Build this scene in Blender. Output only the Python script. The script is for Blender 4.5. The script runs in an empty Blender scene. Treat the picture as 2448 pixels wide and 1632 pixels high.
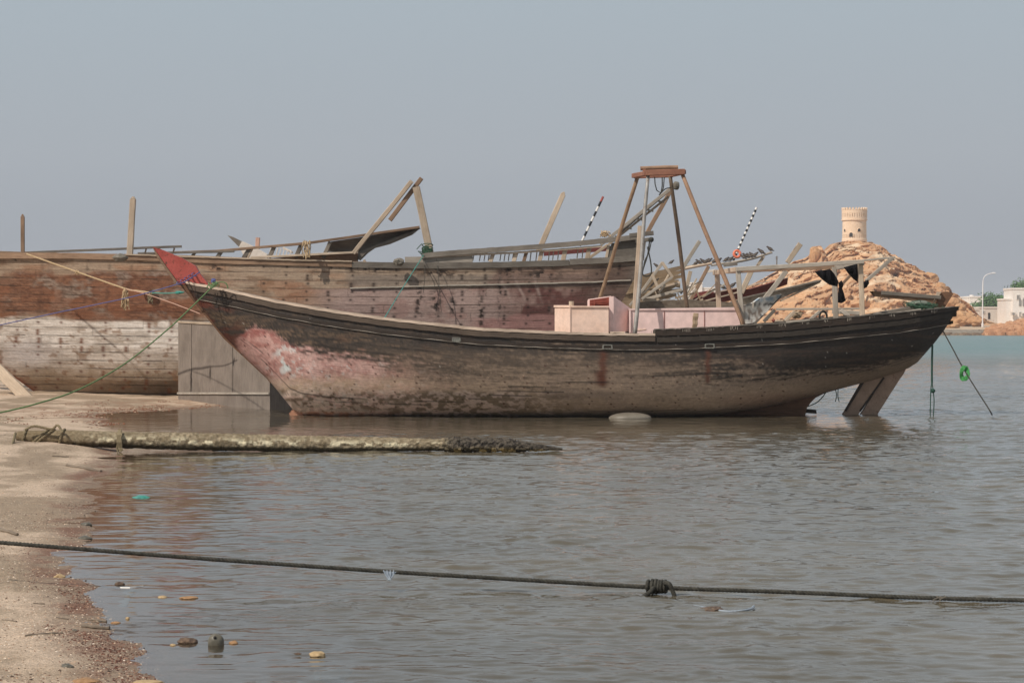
import bpy, math, random
import numpy as np
from mathutils import Vector
random.seed(7); RS = np.random.RandomState(11)
scene = bpy.context.scene
COL = scene.collection
# ------------------------------------------------------------------ camera, sky, sun, exposure
F = 5514.0; H = 2.0; HZ = 775.0            # focal length in photo pixels, eye height, horizon row
cam_d = bpy.data.cameras.new("camera"); cam = bpy.data.objects.new("camera", cam_d); COL.objects.link(cam)
cam.location = (0, 0, H); cam.rotation_euler = (math.pi/2, 0, 0)
cam_d.sensor_width = 36; cam_d.lens = F/2448*36; cam_d.shift_y = -(816-HZ)/2448
cam_d.clip_start = 0.5; cam_d.clip_end = 9000
scene.camera = cam
HAZE = .00026
SUN = Vector((-0.58, -0.50, 0.82)).normalized()      # towards the sun: left, behind the camera, high
elev = math.asin(SUN.z)
w = bpy.data.worlds.new("World"); scene.world = w; w.use_nodes = True
nt = w.node_tree; nt.nodes.clear()
def N(nt, t, **kw):
    n = nt.nodes.new(t)
    for k, v in kw.items(): setattr(n, k, v)
    return n
def lin(c):
    return tuple(((x/255)/12.92 if x/255 <= .04045 else ((x/255+.055)/1.055)**2.4) for x in c)
def L4(c, k=1.0): return tuple(x*k for x in lin(c)) + (1,)
sky = N(nt, 'ShaderNodeTexSky', sky_type='NISHITA'); sky.sun_disc = False
sky.sun_elevation = elev; sky.sun_rotation = math.atan2(SUN.x, SUN.y); sky.dust_density = 6; sky.air_density = 1.2
geo = N(nt, 'ShaderNodeNewGeometry'); sep = N(nt, 'ShaderNodeSeparateXYZ')
nt.links.new(geo.outputs['Incoming'], sep.inputs[0])
mr = N(nt, 'ShaderNodeMapRange'); mr.inputs[1].default_value = 0.02; mr.inputs[2].default_value = -0.9
tc = N(nt, 'ShaderNodeTexCoord'); nt.links.new(tc.outputs['Generated'], sep.inputs[0])
mr.inputs[1].default_value = 0.0; mr.inputs[2].default_value = 0.6
nt.links.new(sep.outputs['Z'], mr.inputs[0])
ramp = N(nt, 'ShaderNodeValToRGB'); cr = ramp.color_ramp
stops = [(0.0, (143,150,160)), (0.05, (156,162,171)), (0.12, (166,173,181)), (0.24, (167,179,188)), (0.5, (170,179,186)), (1.0, (164,173,183))]
cr.elements[0].position = 0; cr.elements[0].color = L4(stops[0][1]); cr.elements[1].position = 1; cr.elements[1].color = L4(stops[-1][1])
for p, c in stops[1:-1]:
    e = cr.elements.new(p); e.color = L4(c)
nt.links.new(mr.outputs[0], ramp.inputs[0])
sc = N(nt, 'ShaderNodeVectorMath', operation='SCALE'); sc.inputs['Scale'].default_value = 10.6
nt.links.new(ramp.outputs[0], sc.inputs[0])
mx = N(nt, 'ShaderNodeMixRGB'); mx.inputs[0].default_value = 0.93
nt.links.new(sky.outputs[0], mx.inputs[1]); nt.links.new(sc.outputs[0], mx.inputs[2])
bg = N(nt, 'ShaderNodeBackground'); bg.inputs[1].default_value = 0.1
out = N(nt, 'ShaderNodeOutputWorld')
nt.links.new(mx.outputs[0], bg.inputs[0]); nt.links.new(bg.outputs[0], out.inputs[0])
sd = bpy.data.lights.new("sun", 'SUN'); sd.energy = 3.7; sd.angle = math.radians(0.8); sd.color = (1.0, 0.93, 0.83)
so = bpy.data.objects.new("sun", sd); COL.objects.link(so); so.rotation_euler = SUN.to_track_quat('Z', 'Y').to_euler()
scene.view_settings.view_transform = 'Standard'; scene.view_settings.look = 'None'
scene.view_settings.exposure = 0.0; scene.view_settings.gamma = 1

# ------------------------------------------------------------------ helpers
def P(px, py, Y): return Vector(((px-1224)/F*Y, Y, H-(py-HZ)/F*Y))
def G(px, py): return P(px, py, H*F/(py-HZ))          # the point of the water plane seen at that place
def clampa(a, lo=0., hi=1.): return np.clip(a, lo, hi)
def sstep(a, b, x):
    t = clampa((x-a)/(b-a)); return t*t*(3-2*t)
_perm = RS.permutation(4096); _val = RS.rand(4096)
def _h(i, j, k): return _val[_perm[(_perm[(_perm[i & 4095] + j) & 4095] + k) & 4095]]
def vn(x, y, z=0.0):
    x = np.asarray(x, float); y = np.asarray(y, float); z = np.asarray(z, float) + x*0
    xi = np.floor(x).astype(int); yi = np.floor(y).astype(int); zi = np.floor(z).astype(int)
    fx = x-xi; fy = y-yi; fz = z-zi
    fx = fx*fx*(3-2*fx); fy = fy*fy*(3-2*fy); fz = fz*fz*(3-2*fz)
    r = 0
    for a in (0, 1):
        for b in (0, 1):
            for c in (0, 1):
                r = r + _h(xi+a, yi+b, zi+c)*(fx if a else 1-fx)*(fy if b else 1-fy)*(fz if c else 1-fz)
    return r
def fbm(x, y, z=0.0, o=4):
    r = 0; a = .5; s = 0
    for i in range(o):
        r = r + a*vn(np.asarray(x)*2**i+17*i, np.asarray(y)*2**i+5*i, np.asarray(z)*2**i+3*i); s += a; a *= .5
    return r/s
def worley(p, scale, seed=0):
    q = p*scale; ci = np.floor(q).astype(int)
    f1 = np.full(len(p), 9.); f2 = np.full(len(p), 9.); idv = np.zeros(len(p))
    for a in (-1, 0, 1):
        for b in (-1, 0, 1):
            for c in (-1, 0, 1):
                i, j, k = ci[:, 0]+a, ci[:, 1]+b, ci[:, 2]+c
                ox, oy, oz = _h(i, j, k+seed), _h(j+31, i, k+seed), _h(k+7, j, i+seed)
                d = np.sqrt((i+ox-q[:, 0])**2+(j+oy-q[:, 1])**2+(k+oz-q[:, 2])**2)
                hid = _h(i+99, j, k+seed)
                new = d < f1
                f2 = np.where(new, f1, np.minimum(f2, d)); idv = np.where(new, hid, idv); f1 = np.where(new, d, f1)
    return f1, f2, idv
ORG = {}
def tag(o, label, cat=None, group=None, kind=None):
    if label: o['label'] = label
    if cat: o['category'] = cat
    if group: o['group'] = group
    if kind: o['kind'] = kind
    return o
def thing(name, label, cat, loc, group=None):
    o = bpy.data.objects.new(name, None); COL.objects.link(o); o.location = loc
    o.empty_display_size = .2
    ORG[o.name] = Vector(loc); return tag(o, label, cat, group)
class MB:
    def __init__(s): s.v = []; s.f = []; s.uv = []; s.c = None
    def add(s, vs, fs, uvs=None):
        n = len(s.v); s.v += [tuple(v) for v in vs]
        for i, f in enumerate(fs):
            s.f.append(tuple(a+n for a in f))
            if uvs is not None: s.uv.append([uvs[a] for a in f])
            else: s.uv.append([(vs[a][0]+.37*vs[a][1], vs[a][2]+.21*vs[a][1]) for a in f])
    def beam(s, a, b, w, d, seg=None, jit=.03, w2=None, d2=None, hint=None):
        a = Vector(a); b = Vector(b); ax = b-a; ln = ax.length; ax.normalize()
        hint = Vector(hint) if hint else (Vector((0, 1, 0)) if abs(ax.y) < .8 else Vector((0, 0, 1)))
        sx = ax.cross(hint).normalized(); sy = ax.cross(sx).normalized()
        seg = seg or max(1, int(ln/.5)); w2 = w if w2 is None else w2; d2 = d if d2 is None else d2
        off = random.random()*9
        for side in range(4):
            pass
        rings = []; 
        for i in range(seg+1):
            t = i/seg; p = a.lerp(b, t)
            p = p + sx*random.uniform(-1, 1)*jit*w + sy*random.uniform(-1, 1)*jit*d
            ww = (w+(w2-w)*t)/2*random.uniform(1-jit, 1+jit); dd = (d+(d2-d)*t)/2*random.uniform(1-jit, 1+jit)
            c = min(ww, dd)*.18
            rings.append([p+sx*x+sy*y for x, y in ((-ww+c, -dd), (ww-c, -dd), (ww, -dd+c), (ww, dd-c), (ww-c, dd), (-ww+c, dd), (-ww, dd-c), (-ww, -dd+c))])
        vs = []; uv = []; fs = []
        per = [0, w, w, w+d, w+d, 2*w+d, 2*w+d, 2*w+2*d, 2*w+2*d]
        for i, r in enumerate(rings):
            for k in range(9): vs.append(r[k % 8]); uv.append((off+i/seg*ln, per[k]+off))
        for i in range(seg):
            for k in range(8): fs.append((i*9+k, i*9+k+1, (i+1)*9+k+1, (i+1)*9+k))
        fs.append(tuple(range(7, -1, -1))); fs.append(tuple(seg*9+k for k in range(8)))
        s.add(vs, fs, uv); return s
    def pb(s, x1, y1, x2, y2, Y1, wpx, d=None, Y2=None, w2px=None, jit=.04, seg=None):
        Y2 = Y1 if Y2 is None else Y2; w = wpx*Y1/F
        return s.beam(P(x1, y1, Y1), P(x2, y2, Y2), w, d or w*.8, jit=jit, w2=None if w2px is None else w2px*Y2/F, seg=seg)
    def tube(s, pts, r, n=8, rs=None, cap=True):
        pts = [Vector(p) for p in pts]; m = len(pts); vs = []; fs = []; uv = []; L = 0
        nrm = None
        for i, p in enumerate(pts):
            t = (pts[min(i+1, m-1)]-pts[max(i-1, 0)])
            if t.length < 1e-9: t = Vector((0, 0, 1))
            t.normalize()
            if nrm is None: nrm = t.orthogonal().normalized()
            nrm = (nrm - t*nrm.dot(t)); nrm = nrm.normalized() if nrm.length > 1e-6 else t.orthogonal().normalized()
            bn = t.cross(nrm); rr = rs[i] if rs is not None else r
            if i: L += (p-pts[i-1]).length
            for k in range(n+1):
                a = 2*math.pi*k/n; vs.append(p+(nrm*math.cos(a)+bn*math.sin(a))*rr); uv.append((L, k/n*6.28*r))
        for i in range(m-1):
            for k in range(n): fs.append((i*(n+1)+k, i*(n+1)+k+1, (i+1)*(n+1)+k+1, (i+1)*(n+1)+k))
        if cap: fs.append(tuple(range(n-1, -1, -1))); fs.append(tuple((m-1)*(n+1)+k for k in range(n)))
        s.add(vs, fs, uv); return s
    def prism(s, poly, off):
        poly = [Vector(p) for p in poly]; off = Vector(off); n = len(poly)
        a = [p-off/2 for p in poly]; b = [p+off/2 for p in poly]
        fs = [tuple(range(n)), tuple(range(2*n-1, n-1, -1))]
        fs += [(i, i+n, (i+1) % n+n, (i+1) % n) for i in range(n)]
        s.add(a+b, fs); return s
    def pp(s, pts, Y, th): return s.prism([P(x, y, Y) for x, y in pts], (0, th, 0))
    def box(s, x0, x1, y0, y1, z0, z1):
        vs = [(x, y, z) for x in (x0, x1) for y in (y0, y1) for z in (z0, z1)]
        s.add(vs, [(0, 1, 3, 2), (4, 6, 7, 5), (0, 4, 5, 1), (2, 3, 7, 6), (0, 2, 6, 4), (1, 5, 7, 3)]); return s
    def grid(s, A, uv=None, flip=False):
        A = np.asarray(A); n, m = A.shape[:2]
        vs = A.reshape(-1, 3).tolist()
        idx = np.arange(n*m).reshape(n, m)
        q = np.stack([idx[:-1, :-1], idx[1:, :-1], idx[1:, 1:], idx[:-1, 1:]], -1).reshape(-1, 4)
        if flip: q = q[:, ::-1]
        U = uv.reshape(-1, 2).tolist() if uv is not None else None
        s.add(vs, [tuple(r) for r in q.tolist()], U); return s
    def blob(s, c, r, amp=.15, n=14, seed=0, fr=1.5, flat=0):
        th = np.linspace(0, math.pi, n); ph = np.linspace(0, 2*math.pi, 2*n, endpoint=False)
        T, Ph = np.meshgrid(th, ph, indexing='ij')
        D = np.stack([np.sin(T)*np.cos(Ph), np.sin(T)*np.sin(Ph), np.cos(T)], -1)
        k = 1+amp*2*(fbm(D[..., 0]*fr+seed*3.1+9, D[..., 1]*fr+seed+9, D[..., 2]*fr+9, 4)-.5)
        A = D*k[..., None]*np.array(r)+np.array(c)
        A = np.concatenate([A, A[:, :1]], 1)
        s.grid(A, flip=False); return s
    def obj(s, name, mat, parent=None, smooth=False, origin=None, cols=None):
        me = bpy.data.meshes.new(name)
        if parent is not None: o0 = ORG[parent.name]
        else:
            a = np.array(s.v); o0 = Vector(origin) if origin is not None else Vector(((a[:, 0].min()+a[:, 0].max())/2, (a[:, 1].min()+a[:, 1].max())/2, a[:, 2].min()))
        me.from_pydata([(v[0]-o0.x, v[1]-o0.y, v[2]-o0.z) for v in s.v], [], s.f)
        uvl = me.uv_layers.new(name="UVMap")
        flat = np.array([c for f in s.uv for u in f for c in u], dtype=np.float32)
        if len(flat) == 2*len(me.loops): uvl.data.foreach_set('uv', flat)
        if cols is not None:
            ca = me.color_attributes.new(name="Col", type='FLOAT_COLOR', domain='POINT')
            c4 = np.ones((len(s.v), 4), np.float32); c4[:, :3] = cols; ca.data.foreach_set('color', c4.ravel())
        me.materials.append(mat)
        if smooth: me.polygons.foreach_set('use_smooth', [True]*len(me.polygons))
        me.update()
        o = bpy.data.objects.new(name, me); COL.objects.link(o)
        ORG[o.name] = o0
        if parent is not None: o.parent = parent; o.location = o0-ORG[parent.name]
        else: o.location = o0
        return o
def curve(pts, n=8):
    pts = [Vector(p) for p in pts]; o = []
    q = [pts[0]*2-pts[1]]+pts+[pts[-1]*2-pts[-2]]
    for i in range(1, len(q)-2):
        for k in range(n):
            t = k/n; a, b, c, d = q[i-1], q[i], q[i+1], q[i+2]
            o.append(.5*((2*b)+(c-a)*t+(2*a-5*b+4*c-d)*t*t+(3*b-a-3*c+d)*t**3))
    o.append(pts[-1]); return o
def strand(mb, pts, r, turns_per_m=None, n=6, k=3):
    """laid rope: k strands twisted about the line pts"""
    pts = [Vector(p) for p in pts]; tp = turns_per_m or 1/(r*7)
    L = [0.]
    for i in range(1, len(pts)): L.append(L[-1]+(pts[i]-pts[i-1]).length)
    step = 1/tp/9; M = max(3, int(L[-1]/step)); P2 = []
    ls = np.linspace(0, L[-1], M); arr = np.array(pts)
    X = np.stack([np.interp(ls, L, arr[:, i]) for i in range(3)], -1)
    T = np.gradient(X, axis=0); T /= np.linalg.norm(T, axis=1)[:, None]
    ref = np.tile([0, 0, 1.], (M, 1)); bad = abs(T[:, 2]) > .9; ref[bad] = [0, 1, 0]
    A = np.cross(T, ref); A /= np.linalg.norm(A, axis=1)[:, None]; B = np.cross(T, A)
    for j in range(k):
        a = 2*math.pi*(ls*tp+j/k)
        C = X+(A*np.cos(a)[:, None]+B*np.sin(a)[:, None])*r*.5
        mb.tube([tuple(c) for c in C], r*.55, n)
    return mb

# ------------------------------------------------------------------ materials
def newmat(name):
    m = bpy.data.materials.new(name); m.use_nodes = True; nt = m.node_tree; nt.nodes.clear()
    o = N(nt, 'ShaderNodeOutputMaterial'); b = N(nt, 'ShaderNodeBsdfPrincipled')
    nt.links.new(b.outputs[0], o.inputs[0]); return m, nt, b
def noise(nt, vec, scale, detail=4, rough=.6, dist=0):
    n = N(nt, 'ShaderNodeTexNoise'); n.inputs['Scale'].default_value = scale; n.inputs['Detail'].default_value = detail
    n.inputs['Roughness'].default_value = rough; n.inputs['Distortion'].default_value = dist
    if vec is not None: nt.links.new(vec, n.inputs['Vector'])
    return n.outputs['Fac']
def mapping(nt, vec, scale):
    m = N(nt, 'ShaderNodeMapping'); m.inputs['Scale'].default_value = scale; nt.links.new(vec, m.inputs[0]); return m.outputs[0]
def rampn(nt, fac, st):
    r = N(nt, 'ShaderNodeValToRGB'); c = r.color_ramp; nt.links.new(fac, r.inputs[0])
    c.elements[0].position = st[0][0]; c.elements[0].color = st[0][1]; c.elements[1].position = st[-1][0]; c.elements[1].color = st[-1][1]
    for p, col in st[1:-1]: c.elements.new(p).color = col
    return r.outputs[0]
def mixc(nt, fac, a, b, mode='MIX'):
    m = N(nt, 'ShaderNodeMixRGB', blend_type=mode)
    for i, v in ((0, fac), (1, a), (2, b)):
        if isinstance(v, (int, float)): m.inputs[i].default_value = v
        elif isinstance(v, tuple): m.inputs[i].default_value = v
        else: nt.links.new(v, m.inputs[i])
    return m.outputs[0]
def bump(nt, b, h, dist=.01, strength=1.):
    n = N(nt, 'ShaderNodeBump'); n.inputs['Distance'].default_value = dist; n.inputs['Strength'].default_value = strength
    nt.links.new(h, n.inputs['Height']); nt.links.new(n.outputs[0], b.inputs['Normal']); return n
def wood(name, c1, c2, c3=(60, 50, 42), k=1.0, rough=.85, stain=None):
    m, nt, b = newmat(name); tc = N(nt, 'ShaderNodeTexCoord')
    g = noise(nt, mapping(nt, tc.outputs['UV'], (1.1, 16, 1)), 3, 6, .65, .3)
    lo = noise(nt, tc.outputs['Object'], 1.7, 4, .6)
    crk = noise(nt, mapping(nt, tc.outputs['UV'], (.7, 34, 1)), 2.2, 3, .6, .2)
    c = rampn(nt, g, [(.32, L4(c1, k)), (.68, L4(c2, k))])
    lo2 = rampn(nt, lo, [(.4, (0, 0, 0, 1)), (.7, (1, 1, 1, 1))])
    c = mixc(nt, lo2, c, L4(stain or c3, k)); 
    mulc = N(nt, 'ShaderNodeMath', operation='MULTIPLY'); 
    c0 = mixc(nt, .45, rampn(nt, g, [(.32, L4(c1, k)), (.68, L4(c2, k))]), c)
    cf = rampn(nt, crk, [(.30, (1, 1, 1, 1)), (.38, (0, 0, 0, 1))])
    c = mixc(nt, cf, c0, L4(c3, k*.7))
    oi = N(nt, 'ShaderNodeObjectInfo'); rr = N(nt, 'ShaderNodeMapRange'); rr.inputs[3].default_value = .82; rr.inputs[4].default_value = 1.15
    nt.links.new(oi.outputs['Random'], rr.inputs[0])
    vm = N(nt, 'ShaderNodeVectorMath', operation='SCALE'); nt.links.new(c, vm.inputs[0]); nt.links.new(rr.outputs[0], vm.inputs['Scale'])
    nt.links.new(vm.outputs[0], b.inputs['Base Color']); b.inputs['Roughness'].default_value = rough
    b.inputs['Specular IOR Level'].default_value = .25
    bump(nt, b, g, .008, .8); return m
def vcol(name, rough=.85, spec=.25, grain=(3, 22), bd=.012, var=.35, seams=0):
    m, nt, b = newmat(name); tc = N(nt, 'ShaderNodeTexCoord')
    a = N(nt, 'ShaderNodeVertexColor', layer_name='Col')
    g = noise(nt, mapping(nt, tc.outputs['UV'], (grain[0], grain[1], 1)), 2, 6, .7, .2)
    f = noise(nt, tc.outputs['Object'], 14, 5, .7)
    v = rampn(nt, g, [(.25, (1-var,)*3+(1,)), (.75, (1+var*.6,)*3+(1,))])
    c = mixc(nt, 1.0, a.outputs[0], v, 'MULTIPLY')
    v2 = rampn(nt, f, [(.3, (1-var*.6,)*3+(1,)), (.7, (1+var*.4,)*3+(1,))])
    c = mixc(nt, 1.0, c, v2, 'MULTIPLY')
    nt.links.new(c, b.inputs['Base Color']); b.inputs['Roughness'].default_value = rough; b.inputs['Specular IOR Level'].default_value = spec
    ad = N(nt, 'ShaderNodeMath', operation='ADD'); nt.links.new(g, ad.inputs[0]); nt.links.new(f, ad.inputs[1])
    bump(nt, b, ad.outputs[0], bd, .9); return m
def paint(name, c1, c2, k=1., scale=3, rough=.6, bd=.003, spots=None, spec=.3):
    m, nt, b = newmat(name); tc = N(nt, 'ShaderNodeTexCoord')
    n1 = noise(nt, tc.outputs['Object'], scale, 6, .65); n2 = noise(nt, tc.outputs['Object'], scale*9, 4, .6)
    c = rampn(nt, n1, [(.35, L4(c1, k)), (.7, L4(c2, k))])
    if spots:
        sf = rampn(nt, noise(nt, tc.outputs['Object'], scale*2.3, 7, .72, .3), [(spots[1], (0, 0, 0, 1)), (spots[1]+.03, (1, 1, 1, 1))])
        c = mixc(nt, sf, c, L4(spots[0], k))
    c = mixc(nt, 1., c, rampn(nt, n2, [(.3, (.85,)*3+(1,)), (.7, (1.08,)*3+(1,))]), 'MULTIPLY')
    nt.links.new(c, b.inputs['Base Color']); b.inputs['Roughness'].default_value = rough; b.inputs['Specular IOR Level'].default_value = spec
    bump(nt, b, n2, bd, .8); return m
KV = 1.45      # camera-facing surfaces show about two thirds of their own colour
M = {}
M['wood_grey'] = wood('weathered_grey_wood', (150, 140, 128), (178, 168, 156), (96, 86, 76), 1.15)
M['wood_dgrey'] = wood('dark_grey_wood', (104, 96, 88), (132, 124, 114), (62, 54, 48), 1.1)
M['wood_tan'] = wood('pale_tan_wood', (166, 148, 128), (194, 176, 156), (116, 98, 80), 1.15)
M['wood_brown'] = wood('brown_wood', (118, 94, 76), (150, 124, 102), (76, 60, 48), 1.15)
M['wood_dark'] = wood('tarred_dark_wood', (38, 32, 28), (60, 49, 41), (30, 26, 23), 1.2, .75)
M['wood_red'] = wood('red_stained_wood', (116, 62, 44), (146, 84, 60), (74, 44, 34), 1.2)
M['cap'] = wood('pale_cap_wood', (186, 164, 146), (208, 188, 170), (130, 112, 98), 1.1)
M['maroon'] = wood('maroon_painted_wood', (96, 48, 46), (122, 66, 60), (64, 36, 34), 1.25)
M['stem'] = wood('rusty_stem_wood', (90, 66, 52), (124, 92, 70), (58, 40, 32), 1.2)
M['planks'] = wood('tan_broken_planks', (148, 126, 102), (174, 152, 126), (86, 70, 56), 1.2)
M['pink'] = paint('pale_pink_paint', (222, 192, 186), (232, 203, 197), 1.05, .7, .5, .0003, ((200, 166, 148), .66))
M['pinkbeige'] = paint('stained_pinkish_metal', (218, 184, 164), (232, 204, 188), 1.05, 1.0, .5, .0003, ((190, 140, 112), .68))
M['redin'] = paint('rust_red_paint', (108, 52, 42), (134, 70, 56), 1.2, 4, .6)
M['redpaint'] = paint('flaking_red_paint', (152, 70, 62), (174, 86, 77), 1.15, 3, .55, .004, ((96, 58, 46), .56))
M['redsteel'] = paint('red_oxide_timber', (122, 82, 66), (148, 104, 84), 1.2, 5, .7, .004)
M['pipe_rust'] = paint('rusty_brown_pole', (118, 96, 76), (152, 126, 100), 1.15, 5, .7, .004)
M['pipe_orange'] = paint('orange_brown_pole', (128, 100, 80), (156, 124, 100), 1.15, 5, .7, .004)
M['pipe_dark'] = paint('dark_brown_pole', (82, 70, 58), (110, 94, 78), 1.15, 5, .7, .004)
M['pipe_steel'] = paint('dull_steel_pipe', (128, 122, 116), (160, 154, 148), 1.0, 6, .45, .002, ((110, 82, 62), .60), .5)
M['greybox'] = wood('grey_plywood', (112, 102, 94), (136, 124, 114), (82, 73, 65), 1.2)
M['white'] = paint('white_plaster', (236, 228, 220), (246, 240, 234), .95, .5, .8, .003)
M['white2'] = paint('shabby_plaster', (214, 202, 190), (232, 222, 212), .95, .8, .8, .003, ((190, 160, 135), .62))
M['tower'] = paint('tan_tower_plaster', (226, 197, 168), (236, 210, 184), 1.0, .6, .9, .02)
M['dark'] = paint('dark_opening', (40, 36, 34), (52, 46, 42), 1, 3, .6)
M['cloth'] = paint('black_cloth', (16, 15, 17), (26, 24, 27), 1, 6, .95, .004, None, .05)
M['r_black'] = paint('black_rope', (42, 41, 37), (78, 75, 67), 1.0, 30, .85, .002)
M['r_green'] = paint('green_rope', (84, 108, 68), (108, 132, 88), 1.1, 20, .8, .001)
M['r_bgreen'] = paint('bright_green_rope', (58, 132, 72), (88, 166, 92), 1.1, 20, .7, .001)
M['r_blue'] = paint('blue_rope', (74, 80, 126), (96, 102, 148), 1.1, 20, .8, .001)
M['r_tan'] = paint('tan_rope', (160, 136, 104), (190, 166, 134), 1.1, 20, .9, .001)
M['r_pink'] = paint('faded_pink_rope', (176, 136, 120), (196, 160, 140), 1.1, 20, .9, .001)
M['r_teal'] = paint('teal_rope', (56, 128, 118), (80, 150, 138), 1.1, 20, .8, .001)
M['r_mud'] = paint('muddy_rope', (110, 98, 76), (140, 126, 100), 1.1, 20, .9, .002)
M['rubber'] = paint('black_rubber', (26, 26, 25), (48, 47, 45), 1.1, 8, .7)
M['tarp'] = paint('grey_green_tarp', (88, 96, 86), (120, 124, 112), 1.1, 5, .8, .006)
M['net'] = paint('green_net', (46, 74, 56), (72, 100, 78), 1.1, 14, .9, .01)
M['orange'] = paint('orange_float', (206, 104, 78), (222, 130, 100), 1.1, 3, .5)
M['bw_w'] = paint('white_band', (226, 222, 216), (238, 234, 228), 1, 3, .5)
M['bw_b'] = paint('black_band', (30, 30, 34), (44, 44, 48), 1, 3, .5)
M['foam'] = paint('pale_plastic', (128, 119, 106), (150, 141, 128), .7, 3, .45)
M['bird'] = paint('grey_brown_plumage', (66, 60, 58), (98, 88, 82), 1.1, 20, .9)
M['lamp'] = paint('galvanised_steel', (214, 206, 202), (226, 220, 216), 1.1, 3, .5)
M['concrete'] = paint('sea_wall_concrete', (150, 138, 126), (178, 164, 150), 1.15, .4, .9, .05, ((112, 98, 84), .60))
M['stone_grey'] = paint('wet_grey_stone', (84, 80, 70), (112, 106, 94), 1.0, 20, .35, .002)
M['stone_tan'] = paint('tan_stone', (160, 134, 98), (188, 162, 124), 1.1, 25, .6, .004)
M['stone_orange'] = paint('orange_stone', (140, 104, 70), (172, 134, 96), 1.1, 25, .5, .004)
M['stone_dark'] = paint('crusted_dark_stone', (72, 54, 46), (130, 108, 88), 1.1, 40, .6, .01)
M['drift'] = wood('driftwood', (108, 96, 84), (140, 126, 110), (66, 56, 48), 1.0)
M['teal'] = paint('teal_plastic', (60, 140, 126), (84, 160, 146), .9, 5, .4)
M['bag'] = paint('blue_grey_plastic', (140, 150, 162), (166, 174, 182), .8, 9, .3)
M['bluehull'] = None
M['kelp'] = paint('brown_red_weed', (84, 50, 40), (122, 68, 50), 1.1, 12, .8)
M['leaf'] = paint('tree_leaves', (70, 104, 56), (104, 136, 80), .9, 3, .8)
M['trunk'] = paint('tree_bark', (92, 76, 62), (116, 98, 82), 1, 3, .9)

# ------------------------------------------------------------------ ground: beach, sea bed and far shore in one sheet
SH = [(5, -.6), (9, -1.25), (12.87, -2.0), (13.9, -2.28), (15.15, -2.66), (16.3, -2.95), (17.9, -3.35), (19.5, -3.72), (21, -3.95), (23.5, -4.4), (25.9, -4.72), (29.4, -5.3),
      (35.6, -6.05), (40, -6.6), (43.2, -7.15), (47, -8.35), (50.5, -9.0), (52.8, -8.6), (54.5, -7.9), (56, -7.1), (58, -6.2), (62, -5.2), (75, -5.0), (120, -8), (200, -60), (3000, -60)]
SY = np.array([a for a, b in SH]); SX = np.array([b for a, b in SH])
def shore_d(X, Y):      # metres up the beach from the water's edge (negative in the water)
    xs = np.interp(Y, SY, SX)
    xs = xs + .22*(fbm(Y*1.1+3, X*0+.5, 0, 3)-.5)*np.clip(Y/18, .7, 2.2)*1.6
    d = (xs-X)
    sl = np.interp(Y, [0, 45, 50, 58, 70], [1, 1, .55, .45, .6])
    return d*sl
def ground_z(X, Y):
    X = np.asarray(X, float); Y = np.asarray(Y, float)
    d = shore_d(X, Y)
    z = np.where(d > 0, .055*d/(1+.05*np.abs(d)), .085*d)
    z = np.maximum(z, -1.6)
    near = sstep(90, 60, Y)
    z = z + near*(.05*(fbm(X*.9, Y*.9, 0, 3)-.5) + .035*(fbm(X*4, Y*4, 2, 4)-.5))*sstep(-2.5, .8, d)
    # mound of sand under the pole's shore end
    z = z + .10*np.exp(-((Y-36.0)/1.3)**2)*sstep(-6.1, -7.2, X)
    far = sstep(418, 426, Y)
    zf = 1.25+(Y-425)*.028; zf = np.minimum(zf, 3.4)+.3*(fbm(X*.05, Y*.05, 1, 3)-.5)
    return z*(1-far)+zf*far
def axis(*parts): return np.unique(np.round(np.concatenate(parts), 4))
gx = axis(np.linspace(-2500, -60, 26), np.linspace(-60, -14.2, 36), np.arange(-14.2, 1.0, .045), np.linspace(1, 60, 50), np.linspace(60, 2500, 26))
gy = axis(np.linspace(-30, 9, 12), np.geomspace(9, 66, 620), np.linspace(66, 415, 40), np.linspace(416, 440, 14), np.linspace(445, 4000, 30))
GX, GY = np.meshgrid(gx, gy, indexing='ij'); GZ = ground_z(GX, GY)
mb = MB(); mb.grid(np.stack([GX, GY, GZ], -1), uv=np.stack([GX, GY], -1))
D = shore_d(GX, GY).ravel(); yy = GY.ravel(); xx = GX.ravel()
dry = np.array(lin((206, 183, 160))); dry2 = np.array(lin((164, 144, 122))); wet = np.array(lin((142, 122, 104))); weed = np.array(lin((128, 92, 74)))
farc = np.array(lin((196, 172, 146)))
n1 = fbm(xx*1.3, yy*.9, 4, 4); n2 = fbm(xx*5, yy*3, 7, 4)
t = sstep(.40, .62, n1)[:, None]; col = dry*(1-t)+dry2*t
wv = (sstep(.55, .0, D+.5*(n1-.5))*(yy < 80))[:, None]; col = col*(1-wv)+wet*wv
ww = (np.exp(-((D-.12)/.22)**2)*sstep(.47, .60, n2)*(yy < 50)*.85)[:, None]; col = col*(1-ww)+weed*ww
w3 = (sstep(46, 52, yy)*sstep(.45, .6, n2)*sstep(3, 0, D)*(yy < 62)*.6)[:, None]; col = col*(1-w3)+np.array(lin((140, 96, 70)))*w3
ft = sstep(400, 420, yy)[:, None]; col = col*(1-ft)+farc*ft
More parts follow.
